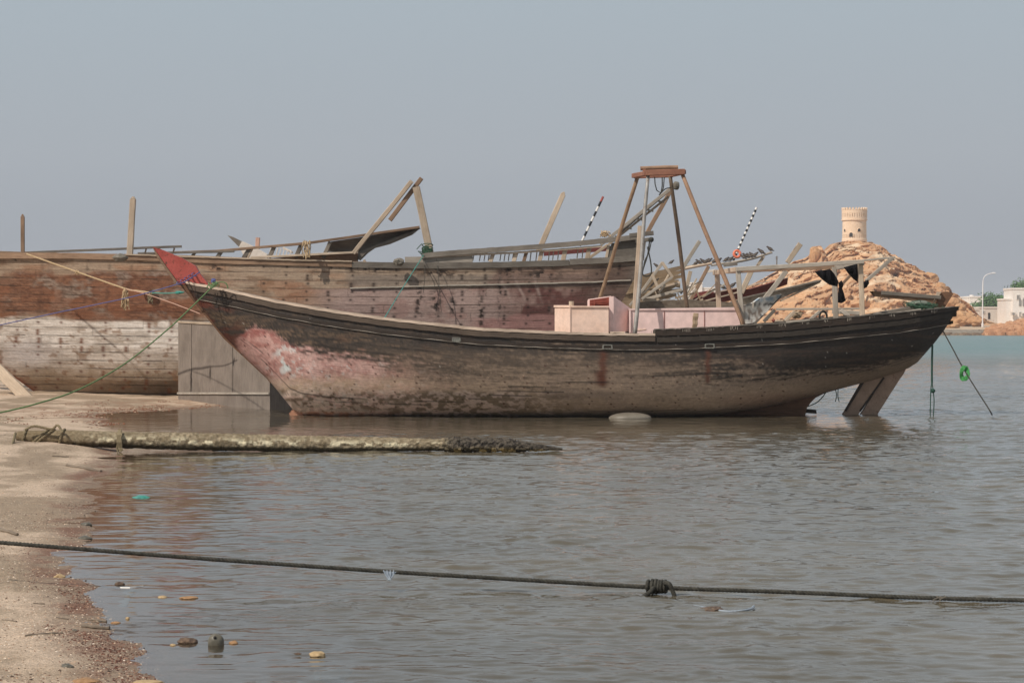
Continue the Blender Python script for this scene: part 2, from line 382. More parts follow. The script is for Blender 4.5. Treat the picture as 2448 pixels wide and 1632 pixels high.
def sand_mat():
    m, nt, b = newmat('shelly_sand'); tc = N(nt, 'ShaderNodeTexCoord'); a = N(nt, 'ShaderNodeVertexColor', layer_name='Col')
    f = noise(nt, tc.outputs['Object'], 45, 3, .8); g = noise(nt, tc.outputs['Object'], 9, 6, .7)
    v = N(nt, 'ShaderNodeTexVoronoi'); v.inputs['Scale'].default_value = 42; nt.links.new(tc.outputs['Object'], v.inputs['Vector'])
    c = mixc(nt, 1., a.outputs[0], rampn(nt, f, [(.32, (.62, .6, .58, 1)), (.5, (1, 1, 1, 1)), (.68, (1.3, 1.28, 1.25, 1))]), 'MULTIPLY')
    c = mixc(nt, 1., c, rampn(nt, g, [(.3, (.8, .78, .76, 1)), (.7, (1.15, 1.15, 1.15, 1))]), 'MULTIPLY')
    nt.links.new(c, b.inputs['Base Color']); b.inputs['Roughness'].default_value = .8; b.inputs['Specular IOR Level'].default_value = .3
    ad = N(nt, 'ShaderNodeMath', operation='ADD'); nt.links.new(f, ad.inputs[0]); nt.links.new(g, ad.inputs[1]); bump(nt, b, ad.outputs[0], .02, .9)
    return m
M['sand'] = sand_mat()
tag(mb.obj('ground', M['sand'], smooth=True, origin=(0, 0, 0), cols=col*.92), 'shelly beach sand running down into the shallow water', kind='structure')

# ------------------------------------------------------------------ water
wang = axis(np.linspace(-170, -2, 14), np.linspace(-2, -.45, 14), np.linspace(-.44, -.26, 90), np.linspace(-.25, .25, 580), np.linspace(.26, .44, 90), np.linspace(.45, 2, 14), np.linspace(2, 170, 14))
wy = axis(np.linspace(-30, 9, 6), np.geomspace(9, 11.5, 16), np.geomspace(11.5, 72, 1150), np.geomspace(72, 200, 240), np.geomspace(200, 424, 50))
WA, WY = np.meshgrid(wang, wy, indexing='ij')
WX = WA*np.maximum(WY, 9)
WX = np.clip(WX, -1500, 1500)
Dw = -shore_d(WX, WY)
lee = np.exp(-((WY-47)/4.2)**2)*sstep(9.5, 6, WX)*.80 + np.exp(-((WY-38.0)/1.8)**2)*sstep(1, -2, WX)*.5
amp = (1-clampa(lee))*np.interp(Dw, [-1, 0, .6, 1.5, 4], [0, .04, .25, .6, 1.])*(.55+.9*fbm(WX*.3, WY*.16, 3, 3))
wr_ = fbm(WX*.25, WY*.2, 6, 2)-.5
wl_ = np.interp(WY, [11, 16, 26], [.40, .55, 1.])
WZ = wl_*.026*(vn(WX*1.6+wr_*3, WY*2.6+.45*WX, 0)-.5) + wl_*.022*(vn(WX*3.0-.3*WY, WY*5.0-.3*WX, 2)-.5) + .015*(vn(WX*5.0+.8*WY, WY*10.5, 6)-.5) + .007*(vn(WX*9-.6*WY, WY*15, 8)-.5) + .02*(vn(WX*.35, WY*.9, 4)-.5)
WZ = WZ*amp*sstep(200, 60, WY)*1.25
mb = MB(); mb.grid(np.stack([WX, WY, WZ], -1), uv=np.stack([WX, WY], -1))
depth = np.interp(Dw, [-1, 0, .6, 2.2, 5], [0, 0.05, .35, .85, 1.])
dist = sstep(90, 190, WY+25*(fbm(WX*.02, WY*.05, 9, 3)-.5))
wcol = np.stack([clampa(amp*np.interp(WY, [0, 20, 40, 70, 120, 220], [.14, .14, .22, .42, .75, 1.])), depth, dist], -1).reshape(-1, 3)
def water_mat():
    m = bpy.data.materials.new('sea_water'); m.use_nodes = True; nt = m.node_tree; nt.nodes.clear()
    o = N(nt, 'ShaderNodeOutputMaterial'); tc = N(nt, 'ShaderNodeTexCoord')
    a = N(nt, 'ShaderNodeVertexColor', layer_name='Col'); sp = N(nt, 'ShaderNodeSeparateColor'); nt.links.new(a.outputs[0], sp.inputs[0])
    ob = tc.outputs['Object']
    n1 = noise(nt, mapping(nt, ob, (.9, 1.9, 1)), 4.0, 3, .55, .5)
    n2 = noise(nt, mapping(nt, ob, (1.3, 2.4, 1)), 12, 2, .6, .4)
    n3 = noise(nt, mapping(nt, ob, (.25, .6, 1)), .8, 2, .5)
    s = N(nt, 'ShaderNodeMath', operation='MULTIPLY_ADD'); s.inputs[1].default_value = .36; nt.links.new(n2, s.inputs[0]); nt.links.new(n1, s.inputs[2])
    s2 = N(nt, 'ShaderNodeMath', operation='MULTIPLY_ADD'); s2.inputs[1].default_value = 1.2; nt.links.new(n3, s2.inputs[0]); nt.links.new(s.outputs[0], s2.inputs[2])
    bp = N(nt, 'ShaderNodeBump'); bp.inputs['Distance'].default_value = .035; nt.links.new(s2.outputs[0], bp.inputs['Height']); nt.links.new(sp.outputs[0], bp.inputs['Strength'])
    murk = rampn(nt, noise(nt, mapping(nt, ob, (.35, .8, 1)), .5, 4, .6), [(.35, L4((82, 75, 61), 1.0)), (.7, L4((99, 90, 74), 1.0))])
    deep = mixc(nt, noise(nt, mapping(nt, ob, (.02, .12, 1)), 1.0, 4, .6), L4((74, 108, 108), 1.), L4((98, 124, 120), 1.0))
    body = mixc(nt, sp.outputs[2], murk, deep)
    df = N(nt, 'ShaderNodeBsdfDiffuse'); nt.links.new(body, df.inputs[0])
    tr = N(nt, 'ShaderNodeBsdfTransparent'); tr.inputs[0].default_value = (.80, .76, .70, 1)
    m1 = N(nt, 'ShaderNodeMixShader'); nt.links.new(sp.outputs[1], m1.inputs[0]); nt.links.new(tr.outputs[0], m1.inputs[1]); nt.links.new(df.outputs[0], m1.inputs[2])
    gl = N(nt, 'ShaderNodeBsdfGlossy'); gl.inputs['Color'].default_value = (1, 1, 1, 1)
    rr = N(nt, 'ShaderNodeMapRange'); rr.inputs[3].default_value = .05; rr.inputs[4].default_value = .22; nt.links.new(sp.outputs[2], rr.inputs[0]); nt.links.new(rr.outputs[0], gl.inputs['Roughness'])
    fr = N(nt, 'ShaderNodeFresnel'); fr.inputs[0].default_value = 1.33
    fd = N(nt, 'ShaderNodeMapRange'); fd.inputs[3].default_value = 1.; fd.inputs[4].default_value = .62; nt.links.new(sp.outputs[2], fd.inputs[0])
    fm = N(nt, 'ShaderNodeMath', operation='MULTIPLY'); nt.links.new(fr.outputs[0], fm.inputs[0]); nt.links.new(fd.outputs[0], fm.inputs[1])
    for n in (gl, fr): nt.links.new(bp.outputs[0], n.inputs['Normal'])
    m2 = N(nt, 'ShaderNodeMixShader'); nt.links.new(fm.outputs[0], m2.inputs[0]); nt.links.new(m1.outputs[0], m2.inputs[1]); nt.links.new(gl.outputs[0], m2.inputs[2])
    nt.links.new(m2.outputs[0], o.inputs[0]); return m
M['water'] = water_mat()
tag(mb.obj('water', M['water'], smooth=True, origin=(0, 0, 0), cols=wcol), 'calm shallow harbour water, brown near the beach and teal far out', kind='structure')

# ------------------------------------------------------------------ rocky hill on the far shore
M['rock'] = vcol('sandstone', .95, .1, (.15, .5), .12, .2)
OUT = [(1640, 760), (1690, 740), (1720, 715), (1759, 700), (1783, 687), (1832, 660), (1868, 643), (1893, 626), (1915, 620), (1930, 613), (1944, 590), (1956, 588), (1962, 604), (1982, 584), (2014, 578), (2078, 578), (2113, 601), (2134, 617), (2175, 637),
       (2209, 656), (2232, 680), (2250, 694), (2272, 722), (2292, 745), (2315, 762), (2340, 772), (2385, 776)]
ox = np.array([a for a, b in OUT]); oy = np.array([b for a, b in OUT])
nc, nr = 420, 170
pxs = np.linspace(1640, 2385, nc); ts = np.linspace(0, 1, nr)
PX, TT = np.meshgrid(pxs, ts, indexing='ij')
cz = H+(HZ-np.interp(PX, ox, oy))/F*525-1.6
prof = np.interp(TT, [0, .05, .18, .4, .6, .8, .9, 1.0], [0, .10, .36, .62, .82, .985, 1.0, .5])
Yh = 446+TT*95; Xh = (PX-1224)/F*(446+TT*88)
Xh = (PX-1224)/F*(Yh*.6+531*.4)
Zh = 1.6+cz*prof
Pn = np.stack([Xh, Yh, Zh*1.25], -1).reshape(-1, 3)
wob = 3*(fbm(Pn[:, 0]*.15, Pn[:, 1]*.15, Pn[:, 2]*.15, 3)-.5)
Q = Pn+wob[:, None]
Q[:, 1] *= .7; f1, f2, idv = worley(Q, .13, 1); g1, g2, idg = worley(Q+3*(fbm(Q[:, 0]*.3, Q[:, 1]*.3, Q[:, 2]*.3, 3)-.5)[:, None], .34, 5)
rdg = 1-np.abs(fbm(Q[:, 0]*.16, Q[:, 1]*.16, Q[:, 2]*.32, 5)*2-1)*2
r = (idv-.5)*2.1 - .45*np.exp(-((f2-f1)/.16)) + (idg-.5)*1.0 - .2*np.exp(-((g2-g1)/.2)) - .2*f1 + 2.4*rdg + 2.4*(fbm(Q[:, 0]*.3, Q[:, 1]*.3, Q[:, 2]*.6, 5)-.5)
strat = .16*np.sin(Q[:, 2]*2.1+3*fbm(Q[:, 0]*.1, Q[:, 1]*.1, 0, 2))
r = (r+strat).reshape(Xh.shape)
edge = sstep(0, .06, TT)
Yh2 = Yh - r*1.3*edge*sstep(.3, 5, cz)*(1-.6*sstep(.78, .95, TT)); Zh2 = Zh + r*.28*edge*sstep(.1, 5, cz*prof)*(1-.7*sstep(.7, .85, TT))
mb = MB(); mb.grid(np.stack([Xh, Yh2, Zh2], -1), uv=np.stack([Xh, Zh2], -1), flip=True)
c1 = np.array(lin((220, 176, 134))); c2 = np.array(lin((192, 146, 108))); c3 = np.array(lin((228, 200, 168)))
hn = idv[:, None]; hcol = c1*(1-hn)+c2*hn
k3 = sstep(.5, .7, fbm(Q[:, 0]*.2, Q[:, 1]*.2, Q[:, 2]*.8, 4))[:, None]; hcol = hcol*(1-k3)+c3*k3
crk = np.exp(-((f2-f1)/.06))[:, None]*.22; hcol = hcol*(1-crk)+np.array(lin((120, 84, 60)))*crk
tag(mb.obj('hill', M['rock'], smooth=False, origin=(40, 500, 1), cols=hcol), 'rocky orange sandstone hill on the far shore', kind='structure')
def boulder(px, py, wpx, hpx, Y, label, sd):
    c = P(px, py, Y); k = Y/F/2
    b = MB().blob(c, (wpx*k, wpx*k*.9, hpx*k), .42, 26, sd, 1.6)
    a = np.array(b.v); g = fbm(a[:, 0]*.6, a[:, 1]*.6, a[:, 2]*.9, 4)[:, None]
    cc = np.array(lin((214, 170, 126)))*(1-g)+np.array(lin((176, 130, 94)))*g
    tag(b.obj('boulder', M['rock'], smooth=False, cols=cc), label, 'boulder', 'fallen boulders around the foot and crest of the hill')
boulder(1948, 610, 26, 46, 500, 'pointed rock pinnacle standing left of the tower hill crest', 2)
boulder(2222, 668, 44, 34, 500, 'long tilted boulder on the upper right slope of the hill', 3)
boulder(2248, 690, 26, 30, 480, 'square boulder on the hill edge just above the distant stem post', 4)
boulder(2300, 762, 54, 40, 440, 'big rounded tan boulder at the right foot of the hill', 5)
boulder(2334, 769, 40, 24, 437, 'low brown boulder beside the street lamp', 6)
boulder(2278, 724, 34, 28, 452, 'brown boulder wedged behind the dhow stern tip', 7)
boulder(2296, 735, 26, 20, 446, 'small dark boulder above the big rounded one', 8)
boulder(2276, 778, 36, 16, 428, 'grey pink boulder lying on the sea wall end', 9)

# tower
def tower():
    Y = 530.; c = P(2042.5, 575, Y); R = 29.2*Y/F; z0 = c.z-1.4
    zt = H+(HZ-500)/F*Y
    root = thing('watchtower', 'round tan stone watchtower with battlements on top of the rocky hill', 'tower', (c.x, Y, z0))
    def shell(name, zlo, zhi, rfun, nz, na, openf, rin, mat):
        m = MB(); 
        zs = np.linspace(zlo, zhi, nz+1); an = np.linspace(0, 2*math.pi, na+1)
        def rad(i, j): return (rfun((zs[j]+zs[j+1])/2)-rin) if openf((an[i % na]+an[i % na+1])/2, (zs[j]+zs[j+1])/2) else None
        def pt(a, z, r): return (c.x+r*math.cos(a), Y+r*math.sin(a), z)
        for i in range(na):
            for j in range(nz):
                ri = rad(i, j)
                if ri is None: m.add([pt(an[i], zs[j], rfun(zs[j])), pt(an[i+1], zs[j], rfun(zs[j])), pt(an[i+1], zs[j+1], rfun(zs[j+1])), pt(an[i], zs[j+1], rfun(zs[j+1]))], [(0, 1, 2, 3)])
                else:
                    a, b, z1, z2 = an[i], an[i+1], zs[j], zs[j+1]
                    m.add([pt(a, z1, ri), pt(b, z1, ri), pt(b, z2, ri), pt(a, z2, ri)], [(0, 1, 2, 3)])
                    ro = rfun(z1)
                    m.add([pt(a, z1, ri), pt(a, z1, ro), pt(a, z2, ro), pt(a, z2, ri)], [(0, 1, 2, 3)])
                    m.add([pt(b, z1, ri), pt(b, z1, ro), pt(b, z2, ro), pt(b, z2, ri)], [(0, 1, 2, 3)])
                    if rad(i, max(j-1, 0)) is None: m.add([pt(a, z1, ri), pt(b, z1, ri), pt(b, z1, ro), pt(a, z1, ro)], [(0, 1, 2, 3)])
                    if j+1 < nz and rad(i, j+1) is None or j+1 == nz: m.add([pt(a, z2, ri), pt(b, z2, ri), pt(b, z2, ro), pt(a, z2, ro)], [(0, 1, 2, 3)])
        return m.obj(name, mat, root)
    zp = H+(HZ-526)/F*Y
    def az(px): return -math.pi/2+math.asin(max(-1, min(1, (px-2042.5)/28.6)))
    def slits(a, z, rows, n=44, duty=.3):
        return any(lo < z < hi for lo, hi in rows) and ((a/(2*math.pi)*n) % 1) < duty
    zpx = lambda py: H+(HZ-py)/F*Y
    shell('wall', z0, zp, lambda z: R*(1.0-.03*(z-z0)/(zp-z0)) if z > z0+1.8 else R*1.03, 46, 132,
          lambda a, z: slits(a, z, [(zpx(570), zpx(561))], 33) and not (az(2025) < a < az(2038)), .35, M['tower'])
    shell('parapet', zp, zpx(502.5), lambda z: R*1.03, 18, 132, lambda a, z: slits(a, z, [(zpx(519), zpx(510))], 33), .35, M['tower'])
    m = MB(); 
    for k in range(2): pass
    m.tube([(c.x, Y, zp-.12), (c.x, Y, zp+.10)], R*1.06, 60); m.obj('string_course', M['tower'], root)
    m = MB(); rr = R*.985
    m.tube([(c.x, Y, zp), (c.x, Y, zp+.3)], rr, 60); m.obj('roof', M['tower'], root)
    for k in range(24):
        a = 2*math.pi*k/24; m = MB(); h2 = .62
        p = Vector((c.x+R*.985*math.cos(a), Y+R*.985*math.sin(a), zpx(502.5)-.01))
        t = Vector((-math.sin(a), math.cos(a), 0)); n = Vector((math.cos(a), math.sin(a), 0)); w_ = .235
        prof = [(-w_, 0), (w_, 0), (w_, .3), (w_*.6, .5), (0, .6), (-w_*.6, .5), (-w_, .3)]
        m.prism([p+t*x+Vector((0, 0, z)) for x, z in prof], n*.34); m.obj('merlon', M['tower'], root)
    def arch(px, py, wp, hp, name):
        a = az(px); n = Vector((math.cos(a), math.sin(a), 0)); t = Vector((-math.sin(a), math.cos(a), 0)); k = Y/F
        p = Vector((c.x, Y, 0))+n*(R*1.0); p.z = zpx(py+hp/2)
        pts = [p-t*wp*k/2, p+t*wp*k/2]+[p+t*wp*k/2*math.cos(q)+Vector((0, 0, hp*k*.5+hp*k*.5*math.sin(q))) for q in np.linspace(0, math.pi, 8)]
        o = MB().prism(pts, n*.10).obj(name, M['dark'], root)
        # raised surround
        m = MB(); ring = [p-t*wp*k*.56]+[p+Vector((0, 0, hp*k*.5))+t*wp*k*.58*math.cos(q)+Vector((0, 0, hp*k*.58*math.sin(q))) for q in np.linspace(math.pi, 0, 10)]+[p+t*wp*k*.56]
        m.tube(ring, .09, 6); m.obj('surround', M['tower'], o)
    arch(2031, 562, 9, 10, 'doorway'); arch(2049.5, 551, 7.5, 7, 'window'); arch(2018, 551, 5, 6, 'window'); arch(2030, 515, 4.5, 5, 'window'); arch(2069, 515, 4, 5, 'window')
tower()

# buildings
def building(name, label, blocks, wins, Y, mat, extra=None, doors=(), depth=9):
    x0 = min(b[0] for b in blocks); y1 = max(b[3] for b in blocks)
    root = thing(name, label, 'building', P((x0+max(b[1] for b in blocks))/2, y1, Y))
    for i, (a, b, c, d, dy) in enumerate(blocks):
        p = P(a, c, Y); q = P(b, d, Y)
        MB().box(p.x, q.x, Y+dy, Y+dy+depth, q.z-1, p.z).obj('wall', mat, root)
        MB().box(p.x-.12, q.x+.12, Y+dy-.12, Y+dy+depth+.12, p.z+.003, p.z+.35).obj('parapet', mat, root)
    for (px, py, w_, h_, dy) in wins:
        p = P(px-w_/2, py-h_/2, Y); q = P(px+w_/2, py+h_/2, Y)
        f = MB().box(p.x-.12, q.x+.12, Y+dy-.10, Y+dy+.02, q.z-.12, p.z+.12).obj('window', mat, root)
        MB().box(p.x, q.x, Y+dy-.13, Y+dy-.02, q.z, p.z).obj('pane', M['winglass'], f)
    for (px, py, w_, h_, dy) in doors:
        p = P(px-w_/2, py-h_/2, Y); q = P(px+w_/2, py+h_/2, Y)
        MB().box(p.x, q.x, Y+dy-.08, Y+dy+.02, q.z, p.z).obj('door', M['dark'], root)
    return root
M['winglass'] = paint('grey_window_glass', (130, 126, 124), (160, 156, 152), 1, 3, .3)  # plain grey tone for panes and fan grilles
r_ = building('white_villa', 'tall white villa with arched windows at the right edge of the photo', [(2422, 2500, 692, 766, 0), (2409, 2421.9, 717, 766, 1.0)],
         [(2434, 710, 7, 10, 0), (2439, 751, 5, 10, 0)], 470, M['white'], doors=())
for px in (2438.5, 2447):
    Y = 470; k = Y/F
    base = P(px, 730, Y)
    for dx in (-1,):
        p = P(px, 731, Y); pts = [p+Vector((-2.6*k, 0, 0)), p+Vector((2.6*k, 0, 0)), p+Vector((2.6*k, 0, 14*k)), p+Vector((0, 0, 20*k)), p+Vector((-2.6*k, 0, 14*k))]
        MB().prism(pts, (0, .24, 0)).obj('arched_window', M['winglass'], r_)
for px, py in ((2421, 750), (2445, 752)):
    p = P(px, py, 470); u = MB().box(p.x-.45, p.x+.45, 469.3, 470, p.z-.35, p.z+.35).obj('air_conditioner', M['white2'], r_)
    MB().tube([(p.x, 469.25, p.z), (p.x, 469.32, p.z)], .26, 12).obj('fan_grille', M['winglass'], u)
building('white_house', 'low white house with roof parapet and water tank behind the lamp post', [(2289, 2316, 712, 745, 0), (2316.2, 2351, 711, 745, -1.5)],
         [(2296, 727, 4, 4, 0), (2331, 726, 2, 5, -1.5), (2336, 726, 2, 5, -1.5), (2341, 726, 2, 5, -1.5), (2346, 726, 2, 5, -1.5)], 600, M['white'])
o = MB().tube([P(2323, 711, 603), P(2323, 705, 603)], 5.5*600/F, 16).obj('water_tank', M['white']); tag(o, 'round white water tank on the roof of the low white house', 'water tank')
building('garden_building', 'shabby low cream building with a dark doorway in front of the green tree', [(2343, 2410, 737, 768, 0), (2320, 2342.8, 742, 768, .6)],
         [(2386, 748, 3, 7, 0), (2390.5, 748, 3, 7, 0), (2350, 746, 6, 6, 0)], 486, M['white2'], doors=[(2364.5, 755, 5, 15, 0)])
building('distant_white_house', 'white flat roofed house seen through the gantry legs above the pink cabin', [(1646, 1679, 678, 716, 0), (1679.2, 1712, 690, 716, .5)],
         [(1654, 690, 5, 6, 0), (1663, 690, 4, 6, 0), (1692, 700, 4, 4, .5)], 560, M['white'])
o = MB().tube([P(2386, 715, 640), P(2386, 709, 640), P(2386, 706.5, 640)], 5*640/F, 16, rs=[5.5*.116, 5.5*.116, 3*.116]); o.tube([P(2386, 726, 640), P(2386, 715.5, 640)], 2.2*.116, 10)
tag(o.obj('water_tower', M['white']), 'small white water tower above the green tree', 'water tower')
# far trees
def tree(px, py, wpx, hpx, Y, label, n, base_py):
    c = P(px, py, Y); k = Y/F; b = P(px, base_py, Y)
    root = thing('tree', label, 'tree', b)
    m = MB(); m.tube(curve([b, b.lerp(c, .5)+Vector((.3, 0, 0)), c], 4), .25, 8)
    for i in range(5):
        a = random.uniform(0, 6.28); e = c+Vector((math.cos(a)*wpx*k*.3, math.sin(a)*2, random.uniform(-.2, .4)*hpx*k)); m.tube([b.lerp(c, .6), b.lerp(c, .8).lerp(e, .6), e], .09, 5)
    m.obj('trunk', M['trunk'], root)
    m = MB(); cl = [(RS.normal(size=3)*[wpx*k*.24, 1.6, hpx*k*.22]) for _ in range(16)]
    for i in range(n):
        q = cl[i % 16]+RS.normal(size=3)*[.8, .8, .6]; q = Vector(q)+c
        a = Vector(RS.normal(size=3)).normalized()*.24; e = a.orthogonal().normalized()*.16
        m.add([q-a, q+e, q+a, q-e], [(0, 1, 2, 3)])
    m.obj('crown', M['leaf'], root)
tree(2380, 727, 62, 34, 500, 'rounded green tree behind the shabby low building', 4200, 752)
tree(2440, 688, 26, 14, 495, 'dusty bush top showing above the tall white villa', 1200, 720)
tree(2333, 738, 30, 14, 540, 'thin low bush between the white house and the garden building', 900, 752)
# sea wall with rubble
m = MB()
for i in range(12):
    a = 2225+i*24; p = P(a, 787, 421); q = P(a+23.7, 806, 421)
    m.box(p.x, q.x, 420.6+.05*(i % 3), 424, -1, p.z+.05*random.uniform(-1, 1))
tag(m.obj('sea_wall', M['concrete']), 'grey concrete sea wall along the far water edge', 'sea wall')
def heap(name, x0, x1, pyt, pyb, Y, label, cat, n, cA, cB, size, slopeY=8):
    m = MB(); cc = []
    for i in range(n):
        px = random.uniform(x0, x1); t = random.random(); top = np.interp(px, [p[0] for p in pyt], [p[1] for p in pyt])
        py = top+(pyb-top)*t; s = size*random.uniform(.5, 1.3); Yq = Y+slopeY*(1-t)
        k0 = len(m.v); m.blob(P(px, py, Yq), (s, s, s*.7), .5, 5, i, 1.7)
        g = random.random(); cc += [np.array(lin(cA))*(1-g)+np.array(lin(cB))*g]*(len(m.v)-k0)
    o = m.obj(name, M['rock'], cols=np.array(cc)); return tag(o, label, cat, kind='stuff')
heap('rubble', 2362, 2470, [(2362, 788), (2390, 781), (2420, 773), (2448, 768), (2470, 766)], 802, 412, 'orange broken rock rubble spilling down the far sea wall', 'rubble', 420, (206, 158, 122), (172, 122, 90), .8)
heap('rubble', 2235, 2370, [(2235, 799), (2370, 800)], 804, 418.5, 'line of brown rubble at the foot of the sea wall', 'rubble', 150, (150, 126, 104), (110, 90, 74), .5, 1)
# street lamp
b = P(2349, 779, 430); root = thing('street_lamp', 'tall pale street lamp with a curved arm standing on the far quay', 'street lamp', b)
MB().tube([b, P(2349, 740, 430), P(2349.5, 690, 430), P(2350, 672, 430)], .10, 10, rs=[.13, .12, .10, .09]).obj('pole', M['lamp'], root)
MB().tube(curve([P(2350, 673, 430), P(2352, 664, 430), P(2358, 657.5, 430), P(2367, 654, 430), P(2374, 653, 430)], 6), .075, 8).obj('arm', M['lamp'], root)
m = MB().blob(P(2376, 652.5, 430), (.42, .16, .12), 0, 10); m.obj('lamp_head', M['lamp'], root)
MB().tube([b-Vector((0, 0, .2)), b+Vector((0, 0, .5))], .22, 8).obj('base', M['lamp'], root)
for px, y0, y1, Y in ((1857, 612, 660, 620), (2020, 0, 0, 0)):
    if Y:
        m = MB().tube([P(px, y1, Y), P(px, y0, Y)], .16, 6); m.beam(P(px-3.5, y0+3, Y), P(px+3.5, y0+3, Y), .16, .16); m.beam(P(px-2.5, y0+7, Y), P(px+2.5, y0+7, Y), .16, .16)
        tag(m.obj('power_pole', M['pipe_dark']), 'tiny power pole with crossarms left of the hill crest', 'power pole')

# ------------------------------------------------------------------ hull painting helpers
def proj(v):
    v = np.asarray(v); return 1224+v[:, 0]/v[:, 1]*F, HZ-(v[:, 2]-H)/v[:, 1]*F
def C(c): return np.array(lin(c))
def lay(col, mask, c):
    mask = clampa(mask)[:, None]; return col*(1-mask)+C(c)*mask

# ------------------------------------------------------------------ small dhow
YC = 51.0
sheer = np.array([(430, 672), (442, 675), (520, 690), (619, 712), (654, 720), (788, 744), (922, 763), (1040, 776), (1140, 787), (1308, 795), (1442, 799), (1543, 800), (1660, 797), (1880, 786), (2014, 773), (2148, 760), (2290, 738), (2300, 736)], float)
keelp = np.array([(425, 672), (439, 680), (477, 735), (536, 807), (580, 849), (624, 890), (646, 912), (702, 980), (730, 992), (800, 998), (1000, 996), (1500, 995), (1700, 990), (1800, 979), (1880, 962), (1947, 945), (2010, 928), (2068, 913), (2130, 894), (2170, 880), (2191, 867), (2231, 822), (2255, 791), (2292, 736)], float)
bw = np.array([(430, .03), (442, .08), (480, .30), (520, .48), (620, .90), (760, 1.38), (1000, 1.85), (1300, 2.08), (1600, 2.08), (1850, 1.86), (2050, 1.45), (2180, .92), (2250, .45), (2285, .12), (2300, .03)], float)
X0 = (437-1224)/F*YC; X1 = (2288-1224)/F*YC
def pxc(X): return 1224+X*F/YC
def half(X): return np.interp(pxc(X), bw[:, 0], bw[:, 1])
def zsheer(X, tab=sheer):
    b = half(X); Yn = YC-b; ps = 1224+X*F/Yn
    return H-(np.interp(ps, tab[:, 0], tab[:, 1])-HZ)/F*Yn
def zkeel(X): return H-(np.interp(pxc(X), keelp[:, 0], keelp[:, 1])-HZ)/F*YC
def e1(X): return np.interp(pxc(X), [440, 700, 1000, 1300, 1700, 2000, 2290], [1.25, 1.0, .62, .5, .55, .85, 1.1])
def e2(X): return np.interp(pxc(X), [440, 700, 1000, 1300, 1700, 2000, 2290], [1.05, .95, .85, .8, .85, 1.0, 1.05])
def hpt(X, th, side):
    X = np.asarray(X, float); zs = zsheer(X); zk = np.minimum(zkeel(X), zs-.01)
    y = half(X)*np.cos(th)**e1(X)*(1+.06*np.sin(2*th)); z = zs-(zs-zk)*np.sin(th)**e2(X)
    return np.stack([X+0*th, YC+side*y, z], -1)
def hull_at(X, dz, side=-1, out=0.):
    zs = float(zsheer(X)); zk = min(float(zkeel(X)), zs-.01)
    s = max(0, min(1, dz/(zs-zk))); th = math.asin(s**(1/float(e2(X))))
    p = hpt(np.array([X]), np.array([th]), side)[0]
    return Vector((p[0], p[1]+side*out, zs-dz))
fish = thing('fishing_dhow', 'dark weathered wooden fishing dhow with a red stem head aground in the shallow water', 'boat', (1, YC, 0))
nu, nv = 800, 84
Xs = np.linspace(X0, X1, nu); ths = np.linspace(0, math.pi/2-1e-4, nv)
A, T = np.meshgrid(Xs, ths, indexing='ij')
near = hpt(A, T, -1); far = hpt(A, T, 1)[::6, ::4]
far = np.concatenate([far, hpt(A, T, 1)[-1:, ::4]], 0)
mb = MB(); girth = T/(math.pi/2)*2.6
mb.grid(near, uv=np.stack([A, girth], -1)); nn = len(mb.v); mb.grid(far, uv=None, flip=True)
v = np.array(mb.v); v[:, 1] = YC-abs(v[:, 1]-YC)
px, py = proj(v); xm = v[:, 0]; zm = v[:, 2]
grain = fbm(xm*1.6, zm*24, 0, 5); blot = fbm(xm*2.2, zm*6, 3, 5); fine = fbm(xm*14, zm*40, 5, 3)
gth = np.concatenate([girth.ravel(), np.full(len(v)-nn, .5)])
col = np.tile(C((64, 54, 47)), (len(v), 1))
col = lay(col, sstep(.45, .62, grain)*.8, (104, 84, 66)); col = lay(col, sstep(.50, .38, fine)*.7, (38, 33, 30))
col = lay(col, sstep(.52, .7, blot)*.45, (92, 66, 50))
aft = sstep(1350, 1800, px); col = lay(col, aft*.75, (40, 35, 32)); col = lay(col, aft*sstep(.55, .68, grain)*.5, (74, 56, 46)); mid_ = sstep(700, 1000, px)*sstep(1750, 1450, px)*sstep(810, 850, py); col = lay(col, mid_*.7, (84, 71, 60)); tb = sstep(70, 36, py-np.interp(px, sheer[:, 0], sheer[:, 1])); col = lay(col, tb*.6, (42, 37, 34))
dl = np.interp(px, [540, 565, 608, 659, 707, 895, 1055, 1300, 1500, 1840, 2081, 2191, 2300], [840, 806, 777, 797, 830, 862, 884, 872, 874, 892, 879, 850, 800])
bwid = np.interp(px, [560, 700, 1000, 1250, 1700, 1900, 2300], [5, 9, 34, 60, 46, 14, 6])
q = (py-dl)/bwid + .8*(blot-.5)*2 + 1.1*(grain-.5)*2 + .9*(fine-.5)*2
low = sstep(-.8, 1.0, q)*sstep(555, 572, px+.6*(py-800)*0)
base = lay(np.tile(C((136, 116, 98)), (len(v), 1)), sstep(.42, .62, blot), (122, 104, 90))
base = lay(base, sstep(.35, .6, grain)*.35, (150, 130, 112))
base = lay(base, aft*.6, (152, 134, 118))
pk = sstep(1120, 760, px+70*(blot-.5)*4)
base = lay(base, pk, (160, 124, 116)); base = lay(base, sstep(720, 560, px)*.8, (166, 112, 103))
base = lay(base, pk*sstep(40, 0, py-dl)*sstep(.4, .6, blot), (122, 68, 64))
base = lay(base, pk*sstep(880, 925, py)*.8, (170, 142, 122)); base = lay(base, pk*sstep(.5, .7, fbm(px/7, py/6, 22, 4))*.6, (186, 146, 136)); base = lay(base, pk*sstep(.48, .36, fbm(px/9, py/7, 25, 4))*.5, (132, 80, 74))
base = lay(base, sstep(.56, .62, fbm(px/13, py/9, 2, 4))*np.exp(-(((px-690)/38)**2+((py-862)/40)**2)**2), (182, 186, 184))
base = lay(base, sstep(.70, .74, fbm(px/10, py/8, 7, 3))*pk*sstep(840, 870, py)*.7, (180, 176, 172))
